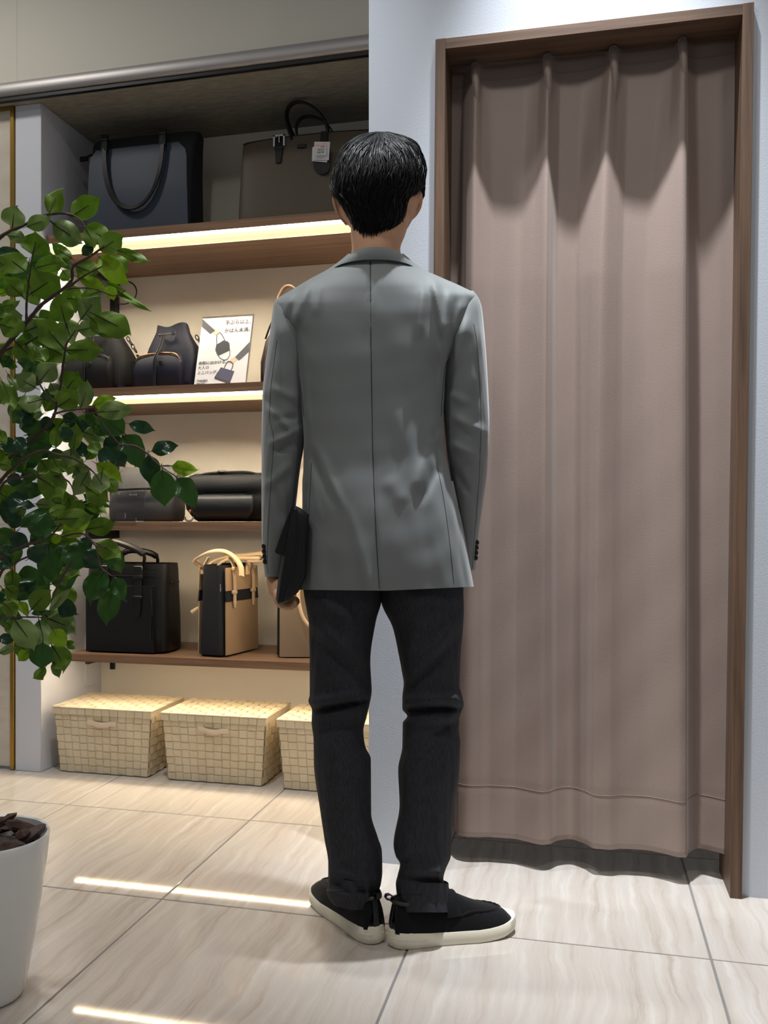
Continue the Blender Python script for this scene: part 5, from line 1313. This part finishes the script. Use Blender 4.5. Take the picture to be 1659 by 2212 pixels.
def make_basket(first, loc, label):
    b = thing('woven_basket', label, 'basket', loc, group='lidded woven baskets under the lowest shelf')
    if first is not None:
        for ch in first.children:
            c = ch.copy(); COL.objects.link(c); c.parent = b
            for g_ in ch.children:
                d = g_.copy(); COL.objects.link(d); d.parent = c
        return b
    # inner liner box so no light shows through the weave
    m = MB(); m.hexa([bpt(3, 1, 0, -.003), bpt(1, 0, 0, -.003), bpt(1, 1, 0, -.003), bpt(3, 0, 0, -.003), bpt(3, 1, 1, -.003), bpt(1, 0, 1, -.003), bpt(1, 1, 1, -.003), bpt(3, 0, 1, -.003)])
    m.build('liner', M_weave, b, smooth=False)
    for sd in range(4):
        n = NU[sd]
        for i in range(n):
            u = (i + .5)/n
            half = (BW0 if sd % 2 == 0 else BD0)/n*.475
            ax = X3 if sd % 2 == 0 else Y3
            weave(lambda s, o, sd=sd, u=u: bpt(sd, u, s, o), NV, i, lambda s, ax=ax: ax, half).build('upright_strap', M_weave, b, ang=30)
        for j in range(NV):
            v = (j + .5)/NV
            weave(lambda s, o, sd=sd, v=v: bpt(sd, s, v, o), n, j + 1, lambda s: Z3, (BH - .022)/NV*.475).build('band_strap', M_weave, b, ang=30)
    lid = MB(); zt = BH
    hw, hd = BW1/2 + .004, BD1/2 + .004
    lid.box((-hw + .002, -hd + .002, zt - .026), (hw - .002, hd - .002, zt - .003), .002, 1)
    lo = lid.build('lid', M_weave, b)
    for i in range(12):
        x = -hw + 2*hw*(i + .5)/12
        weave(lambda s, o, x=x: Vector((x, -hd + 2*hd*s, zt - .001 + o)), 9, i, lambda s: X3, hw/12*.94).build('lid_strap', M_weave, lo, ang=30)
    for j in range(9):
        y = -hd + 2*hd*(j + .5)/9
        weave(lambda s, o, y=y: Vector((-hw + 2*hw*s, y, zt - .001 + o)), 12, j + 1, lambda s: Y3, hd/9*.94).build('lid_strap', M_weave, lo, ang=30)
    m = MB()
    m.tube([(-hw, -hd, zt - .002), (hw, -hd, zt - .002), (hw, hd, zt - .002), (-hw, hd, zt - .002), (-hw, -hd, zt - .002)], .0028, 6); m.build('lid_rim', M_weave, lo)
    for i in range(12):                       # turned-down lid edge
        x = -hw + 2*hw*(i + .5)/12
        for yy in (-hd - .001, hd - .001):
            m = MB(); m.box((x - hw/12*.95, yy, zt - .026 - (.001 if i % 2 else 0)), (x + hw/12*.95, yy + .002 + (.001 if i % 2 else 0), zt - .003), .0006, 1); m.build('lid_edge', M_weave, lo)
    m = MB(); hh = BH*.76; fy = -(BD0 + (BD1 - BD0)*.8)/2
    m.strap(S([(-.055, fy - .004, hh + .006), (-.035, fy - .006, hh + .004), (0, fy - .014, hh - .001), (.035, fy - .006, hh + .003), (.055, fy - .004, hh + .003)], 5), .017, .0016, Z3); m.build('handle', M_weave2, b, ang=40)
    return b
by = 2.966 + BD0/2
b1 = make_basket(None, ((-1.784 - 1.4456)/2, by + .004, .0005), 'lidded cream woven basket on the floor beside the pale pillar')
make_basket(b1, ((-1.369 - 1.031)/2, by, .0005), 'middle lidded cream woven basket under the lowest shelf')
make_basket(b1, (-.951 + BW0/2, by - .010, .0005), 'lidded cream woven basket partly hidden behind the trouser leg')
# ================================================================== POTTED ARTIFICIAL FICUS
M_pot = mat('white_glazed_plastic', (236, 236, 234), .22, spec=.5)
M_bark = mat('dark_bark', (74, 50, 40), .85, bump=(70, .8, .004), var=(30, (46, 30, 25), .6))
M_bark2 = mat('grey_brown_bark', (92, 78, 76), .85, bump=(70, .8, .004), var=(30, (60, 48, 46), .6))
M_twig = mat('brown_twig', (72, 54, 46), .7, bump=(200, .5, .001))
def leafmat(name, c, rough, tl, trc):
    m = mat(name, c, rough, spec=.45, var=(2.2, tuple(int(x*.86) for x in c), .9))
    nt = m.node_tree; b = nt.nodes['Principled BSDF']; out = nt.nodes['Material Output']
    t_ = nt.nodes.new('ShaderNodeBsdfTranslucent'); t_.inputs[0].default_value = lin(trc)
    mx = nt.nodes.new('ShaderNodeMixShader'); mx.inputs[0].default_value = tl
    nt.links.new(b.outputs[0], mx.inputs[1]); nt.links.new(t_.outputs[0], mx.inputs[2]); nt.links.new(mx.outputs[0], out.inputs['Surface'])
    return m
M_ltop = leafmat('leaf_top_green', (54, 96, 48), .28, .35, (120, 160, 40))
M_ltop2 = leafmat('leaf_top_deep_green', (36, 70, 48), .25, .2, (90, 130, 40))
M_lund = leafmat('leaf_underside_green', (128, 160, 56), .5, .45, (175, 205, 40))
M_lund2 = leafmat('leaf_underside_pale', (152, 174, 106), .5, .42, (165, 190, 70))
M_lbrt = leafmat('young_leaf_green', (162, 196, 48), .42, .42, (190, 220, 50))
M_rib = mat('dark_midrib_wire', (44, 32, 26), .6)

PT = 1.75; PC = W(-30, 2150, PT); PC.z = 0
plant = thing('potted_ficus', 'artificial ficus with glossy green leaves in a white pot at the left', 'potted plant', tuple(PC))
mb = MB(); mb.lathe([(.05, .001), (.064, .002), (.070, .012), (.079, .06), (.091, .13), (.102, .20), (.109, .25), (.1125, .285), (.114, .297), (.112, .301), (.108, .299), (.106, .285), (.10, .24)], seg=72, cap=True); mb.build('pot', M_pot, plant)
mb = MB(); mb.lathe([(.002, .268), (.05, .27), (.104, .262)], seg=24, cap=False); mb.build('soil', M_bark, plant)
rb = random.Random(5)
chips = []
for k in range(4):
    m = MB(); rows = []
    L_ = .036; 
    for i in range(6):
        s_ = i/5*2 - 1; r_ = math.sqrt(max(.05, 1 - s_*s_))
        rows.append([Vector((s_*L_*(.9 + .2*rb.random()), r_*.021*math.cos(2*math.pi*j/9)*(.75 + .5*rb.random()), r_*.012*math.sin(2*math.pi*j/9)*(.7 + .6*rb.random()))) for j in range(9)])
    m.grid(rows, True, True); o = m.build('bark_chip', M_bark if k % 2 == 0 else M_bark2, plant, ang=30); chips.append(o)
n_ = 0
for k in range(46):
    a = rb.uniform(0, 2*math.pi); r = .092*math.sqrt(rb.random()); 
    o = chips[k] if k < 4 else dup(chips[k % 4], 'bark_chip', plant)
    o.location = (r*math.cos(a), r*math.sin(a), .282 + rb.uniform(-.006, .016) - (.008 if r > .08 else 0)); o.rotation_euler = (rb.uniform(-.5, .5), rb.uniform(-.5, .5), rb.uniform(0, 6.28)); sc_ = rb.uniform(.6, 1.0)
    o.scale = (sc_, sc_, sc_)
# trunks and branches (pixel polylines with depth)
def branch(pts, r0, r1, t0, t1, nm='branch'):
    n = len(pts); P = [W(x, y, t0 + (t1 - t0)*k/(n - 1)) for k, (x, y) in enumerate(pts)]
    pp = S(P, 5); m = MB(); q = len(pp)
    m.tube(pp, [(r0 + (r1 - r0)*k/(q - 1))*(1 + .12*((k*7) % 3 - 1)) for k in range(q)], 7); m.build(nm, M_twig, plant, world=True)
branch([(-30, 1830), (-34, 1600), (-24, 1400), (-40, 1150), (-30, 900), (-36, 700), (-60, 520)], .010, .006, PT, PT, 'trunk')
branch([(-22, 1828), (-14, 1640), (-30, 1420), (-18, 1200), (-48, 1000), (-70, 800)], .008, .005, PT + .01, PT + .05, 'trunk')
A = lambda x, y: (x*.2049, 400 + y*.2049); Bq = lambda x, y: (x*.2049, 680 + y*.2049); Cq = lambda x, y: (x*.2652, 940 + y*.2652); Dq = lambda x, y: (x*.2049, 1200 + y*.2049)
branch([(-34, 560), A(0, 550), A(300, 400), A(480, 315), A(690, 298), A(780, 330)], .0042, .0016, PT, 1.66)
branch([A(700, 300), A(780, 320), A(850, 370), A(900, 440)], .0016, .0010, 1.665, 1.65)
branch([A(690, 300), A(760, 345), A(800, 430)], .0014, .0009, 1.665, 1.66)
branch([A(480, 315), A(560, 400), A(700, 490)], .0014, .0009, 1.69, 1.68)
branch([(-32, 830), Bq(0, 410), Bq(300, 60), A(450, 1250), A(740, 1030), A(770, 860), A(960, 745), A(1100, 640)], .0050, .0016, PT, 1.60)
branch([A(720, 1080), A(880, 960), A(1080, 855)], .0026, .0012, 1.64, 1.58)
branch([A(700, 1100), A(820, 1085), A(1000, 1095), A(1200, 1168), A(1320, 1110)], .0016, .0009, 1.65, 1.57)
branch([(-30, 900), Bq(0, 440), Bq(260, 310), Bq(400, 230)], .0036, .0015, PT, 1.72)
branch([A(280, 1450), A(280, 1250), A(300, 1050), A(340, 740)], .0026, .0012, 1.72, 1.70)
branch([(20, 990), Bq(480, 1190), Bq(600, 960), Bq(680, 430), Bq(700, 310), Bq(800, 160)], .0036, .0012, 1.72, 1.58)
branch([Bq(560, 1050), Bq(700, 1010), Bq(940, 985), Bq(1000, 960)], .0022, .0010, 1.66, 1.60)
branch([Bq(590, 930), Bq(480, 830), Bq(380, 660), Bq(340, 630)], .0022, .0010, 1.66, 1.68)
branch([(-40, 1100), Cq(0, 380), Cq(150, 230), Cq(330, 130), Cq(470, 160), Cq(620, 200), Cq(760, 300), Cq(830, 400)], .0040, .0010, PT, 1.58)
branch([(-20, 1210), Cq(0, 440), Cq(200, 340), Cq(400, 330), Cq(560, 380), Cq(620, 540)], .0032, .0010, PT, 1.62)
branch([Cq(960, 80), Cq(1100, 90), Cq(1200, 150), Cq(1270, 220), Cq(1340, 275), Cq(1440, 340)], .0020, .0009, 1.60, 1.56)
branch([Bq(1000, 970), Bq(1050, 1100), Bq(1200, 1300), Bq(1290, 1400)], .0016, .0012, 1.60, 1.60)
branch([(-30, 1260), Cq(0, 1010), Cq(200, 900), Cq(400, 830), Cq(560, 640)], .0040, .0012, PT, 1.62)
branch([(-26, 1330), Dq(0, 200), Dq(150, 80), Dq(300, 10)], .0036, .0016, PT, 1.70)
branch([Dq(760, 60), Dq(640, 260), Dq(560, 430), Dq(520, 620)], .0022, .0012, 1.62, 1.64)
branch([(-20, 1420), Dq(0, 660), Dq(150, 650), Dq(400, 650), Dq(500, 660)], .0024, .0010, PT, 1.64)
branch([Cq(500, 830), Cq(640, 800), Cq(720, 830), Cq(780, 900), Cq(870, 915)], .0018, .0010, 1.62, 1.58)
branch([Cq(780, 900), Dq(1060, 110), Dq(1130, 180), Dq(1190, 220)], .0014, .0009, 1.60, 1.56)

# leaf meshes: top sheet, underside sheet, rim and midrib wire; x = along, z = up side
def leaf_mesh(seed, tipk, curl, wave):
    r = random.Random(seed); m = MB(); NS = 13; NWd = 6; top = []; bot = []
    wf = pchip([0, .04, .15, .32, .5, .68, .82, .90, .95, 1.0], [.03, .20, .66, .96, 1.0, .80, .42, .16, .07, .0])
    ph = r.uniform(0, 6)
    for i in range(NS):
        s_ = (i/(NS - 1)); w_ = wf(s_)*.5; row = []; rb_ = []
        for j in range(NWd + 1):
            v = (j/NWd*2 - 1); y = v*w_*(1 + .05*math.sin(9*s_ + ph))
            z = -curl*(s_ - .2)**2 + .10*abs(v)*w_ + wave*math.sin(7*s_ + ph + 1.5*v)*abs(v)*w_ * 2
            x = s_ + (.0 if s_ < .9 else 0)
            yy = y + tipk*max(0, s_ - .8)**2*6
            row.append(Vector((x, yy, z))); rb_.append(Vector((x, yy, z - .010)))
        top.append(row); bot.append(rb_)
    W_ = NWd + 1
    tri = [t3 for i in range(NS - 1) for j in range(NWd) for t3 in ((i*W_ + j, i*W_ + j + 1, (i+1)*W_ + j + 1), (i*W_ + j, (i+1)*W_ + j + 1, (i+1)*W_ + j))]
    m.m = 0; m.add([p for r_ in top for p in r_], [t3[::-1] for t3 in tri]); m.m = 1; m.add([p for r_ in bot for p in r_], tri)
    m.m = 1; m.grid([[q[0] for q in bot], [q[0] for q in top]]); m.grid([[q[-1] for q in top], [q[-1] for q in bot]])
    m.m = 2
    mid = [(top[i][NWd//2], bot[i][NWd//2]) for i in range(NS)]
    e_ = int(NS*.66)
    m.tube([Vector((-.16, 0, -.02)), Vector((-.06, 0, -.008))] + [b_ + Vector((0, 0, -.006)) for t_, b_ in mid[:e_]], [.016, .018] + [.026 - .018*k/e_ for k in range(e_)], 5)
    return m
variants = []
for vi, (sd, tk, cu, wv) in enumerate(((1, .5, .18, .10), (2, -.4, .28, .16), (3, .2, .10, .06), (4, -.2, .40, .14), (5, .9, .22, .20), (6, -.8, .14, .12))):
    variants.append(leaf_mesh(sd, tk, cu, wv))
sets = {'u': (M_ltop, M_lund, M_rib), 'p': (M_ltop, M_lund2, M_rib), 't': (M_ltop, M_lund, M_rib), 'd': (M_ltop2, M_lund, M_rib), 'b': (M_lbrt, M_lbrt, M_rib)}
protos = {}
rl = random.Random(11)
NLEAF = 0
def leaf(b, tp, wpx, kind, t):
    """kind: u/p underside towards the viewer, t/d top towards the viewer, b young bright leaf"""
    global NLEAF
    vi = rl.randrange(6); key = (kind, vi)
    if key not in protos:
        o = variants[vi].build('leaf', sets[kind], plant, ang=60, keep=True); protos[key] = o
    else: o = dup(protos[key], 'leaf', plant)
    tilt = rl.uniform(-.35, .35)
    P0 = W(b[0], b[1], t); Lp = math.hypot(tp[0] - b[0], tp[1] - b[1])
    P1 = W(tp[0], tp[1], t + tilt*Lp*t/FPX)
    d = P1 - P0; L = d.length; ex = d.normalized()
    view = (P0 - Vector((0, 0, CAMH))).normalized()
    nv = (-view + Vector((rl.gauss(0, .22), rl.gauss(0, .12), rl.gauss(0, .2)))).normalized()
    if kind in 'up': nv = -nv
    ez = (nv - ex*nv.dot(ex)).normalized(); ey = ez.cross(ex)
    wd = wpx*t/FPX*1.28
    Mx = Matrix((( ex.x*L, ey.x*wd, ez.x*L, P0.x), (ex.y*L, ey.y*wd, ez.y*L, P0.y), (ex.z*L, ey.z*wd, ez.z*L, P0.z), (0, 0, 0, 1)))
    o.matrix_local = WM[plant].inverted() @ Mx
    NLEAF += 1
LA = [(520,300,630,30,150,'u'),(750,330,1065,130,190,'u'),(130,440,155,210,200,'p'),(280,440,560,340,130,'p'),(80,530,300,560,110,'p'),(345,735,400,500,250,'u'),(555,400,900,640,200,'p'),(890,450,1200,600,180,'u'),(1050,690,1300,520,190,'u'),(900,450,1020,670,140,'u'),(1220,680,1610,830,90,'u'),(1045,750,1340,1040,190,'b'),(1170,740,1385,960,150,'u'),(270,910,30,720,200,'u'),(370,870,715,790,150,'u'),(330,1140,650,930,260,'u'),(765,780,530,620,110,'u'),(870,740,990,600,90,'d'),(240,1170,10,950,150,'u'),(815,970,1120,1100,110,'b'),(1140,1060,1200,1220,110,'b'),(1100,1010,1600,1360,80,'u'),(690,1460,600,1130,200,'u'),(850,1420,1060,1150,190,'p'),(1010,1370,1430,1580,220,'u'),(800,850,1060,960,200,'u'),(0,1290,225,1230,90,'u'),(-60,1150,160,1110,60,'b'),(-20,1400,200,1440,130,'u'),(290,1010,380,1290,200,'u'),(660,900,740,1010,120,'u'),(1070,1120,830,1180,120,'u'),(-20,680,270,770,110,'d'),(-60,760,120,900,150,'u'),(620,740,740,900,90,'t'),(-40,900,60,780,120,'t'),(440,1460,560,1330,160,'u'),(350,930,560,900,90,'t')]
LB = [(690,370,380,20,200,'u'),(700,370,1105,370,190,'u'),(820,165,1080,110,150,'p'),(950,30,1215,265,150,'u'),(440,310,810,490,190,'u'),(160,280,380,500,200,'u'),(370,340,500,520,130,'u'),(-10,100,260,170,180,'u'),(420,700,590,490,180,'p'),(230,620,490,530,100,'t'),(180,500,370,520,90,'t'),(690,800,830,610,220,'u'),(610,970,850,810,200,'u'),(850,980,940,700,150,'p'),(970,960,1240,860,110,'b'),(1010,1030,1430,985,150,'p'),(1310,1250,1040,1040,200,'t'),(1360,1150,1640,1220,110,'d'),(550,1390,260,1280,210,'t'),(720,1150,960,1190,120,'d'),(770,1430,820,1140,120,'u'),(870,1230,1130,1330,150,'p'),(590,1400,590,1160,110,'u'),(380,770,150,640,170,'p'),(450,890,180,970,180,'p'),(20,700,180,1040,130,'u'),(80,620,230,840,80,'p'),(650,1180,760,1340,110,'d'),(30,1300,170,1464,120,'d'),(170,1290,270,1460,110,'d'),(660,1060,910,1190,120,'d'),(-10,1210,60,1380,90,'u'),(900,1040,1170,1300,150,'t'),(530,720,620,860,100,'p'),(100,430,20,560,110,'t'),(0,800,60,960,120,'u'),(220,1100,400,1230,150,'t'),(420,1120,580,1180,120,'d'),(60,470,180,560,100,'t'),(240,1050,340,1150,110,'d'),(480,780,560,900,110,'t'),(300,940,430,1050,100,'u'),(1150,1280,1290,1440,140,'d'),(960,1330,1040,1500,110,'u'),(120,60,260,190,130,'u'),(540,180,400,300,100,'u')]
LC = [(1000,0,1170,260,180,'t'),(1235,130,1460,70,100,'d'),(1210,160,1240,420,130,'d'),(1320,280,1340,590,170,'t'),(1395,250,1610,300,95,'b'),(1440,350,1610,580,150,'t'),(780,230,1000,370,110,'b'),(830,300,810,480,120,'p'),(870,360,965,470,90,'u'),(720,300,600,500,110,'p'),(580,110,570,270,130,'p'),(310,340,560,500,190,'u'),(500,810,740,710,110,'b'),(700,770,960,720,120,'u'),(460,690,790,660,120,'u'),(460,740,200,780,170,'t'),(510,920,750,1030,190,'t'),(870,915,1010,1130,130,'t'),(780,880,1010,1000,120,'u'),(820,930,690,1100,140,'d'),(396,912,418,1203,165,'t'),(230,1010,385,900,120,'d'),(60,520,260,480,80,'d'),(60,590,275,550,110,'d'),(80,840,240,900,120,'d'),(-10,960,110,920,90,'d'),(170,750,400,580,90,'t'),(60,660,190,740,100,'d'),(120,640,220,580,90,'u'),(680,560,890,630,70,'u'),(680,480,900,600,70,'t'),(430,190,500,320,90,'u'),(-10,230,110,260,80,'u'),(420,510,580,480,80,'u'),(290,560,480,580,90,'p'),(600,640,670,520,90,'u'),(920,130,1030,265,100,'d'),(800,130,930,200,110,'d'),(620,130,720,90,110,'d'),(640,60,590,140,100,'u'),(400,640,540,580,80,'u'),(420,870,500,820,60,'b'),(700,200,800,60,80,'u'),(240,870,350,830,80,'t'),(440,870,660,860,90,'u'),(-10,1000,90,1090,110,'d'),(700,420,890,550,130,'u'),(540,480,620,660,110,'u'),(330,200,420,340,110,'u'),(170,330,330,310,90,'t'),(200,420,360,480,100,'t'),(620,260,720,400,120,'p'),(480,620,560,780,110,'u'),(220,100,330,220,140,'t'),(860,20,960,140,110,'d'),(660,840,740,940,90,'d'),(110,180,200,320,100,'t'),(60,340,180,390,90,'d'),(520,1000,660,1090,100,'p')]
LD = [(1110,150,900,500,210,'t'),(1190,330,1100,740,190,'t'),(1200,220,1310,490,130,'t'),(500,660,830,800,230,'p'),(410,680,495,1020,170,'p'),(450,920,430,1210,210,'t'),(160,680,380,990,220,'p'),(330,570,530,340,180,'u'),(550,780,690,980,150,'b'),(550,950,725,1220,200,'u'),(480,1180,370,1315,120,'u'),(560,1120,630,1295,80,'p'),(300,1010,180,1110,100,'b'),(640,210,880,80,100,'p'),(520,580,750,330,80,'p'),(330,610,520,590,60,'t'),(620,500,800,640,150,'d'),(130,150,130,400,130,'u'),(-10,860,150,900,100,'d'),(-10,1030,170,950,80,'p'),(30,500,200,640,130,'u'),(200,480,310,650,80,'b'),(700,900,795,995,70,'u'),(220,470,270,370,80,'t'),(60,330,200,460,120,'u'),(160,900,350,1080,150,'u'),(-10,60,100,130,100,'d'),(0,380,30,500,90,'d'),(60,700,200,820,120,'u'),(90,620,230,760,110,'d'),(640,230,700,330,60,'p')]
for lst, T in ((LA, A), (LB, Bq), (LC, Cq), (LD, Dq)):
    k_ = .2652 if T is Cq else .2049
    for i, (bx_, by_, tx_, ty_, w_, kd) in enumerate(lst):
        t = 1.60 + rl.uniform(0, .14) + (.05 if i > len(lst)*.7 else 0) - (.02 if kd == 'b' else 0)
        leaf(T(bx_, by_), T(tx_, ty_), w_*k_, kd, t)
# leaves deeper in the crown
for k in range(70):
    x = rl.uniform(-60, 190)*(.75 + .25*rl.random()); y = rl.uniform(560, 1330)
    if x > 150 and (y < 820 or 1200 < y): x -= 90
    if 700 < y < 830 and x > 60: x -= 90
    a = rl.uniform(-.6, 2.6); L_ = rl.uniform(48, 72)
    kd = rl.choice('uupt' if y < 900 else 'uttd')
    leaf((x, y), (x + L_*math.cos(a), y + L_*math.sin(a)), rl.uniform(32, 44), kd, rl.uniform(1.74, 1.92))
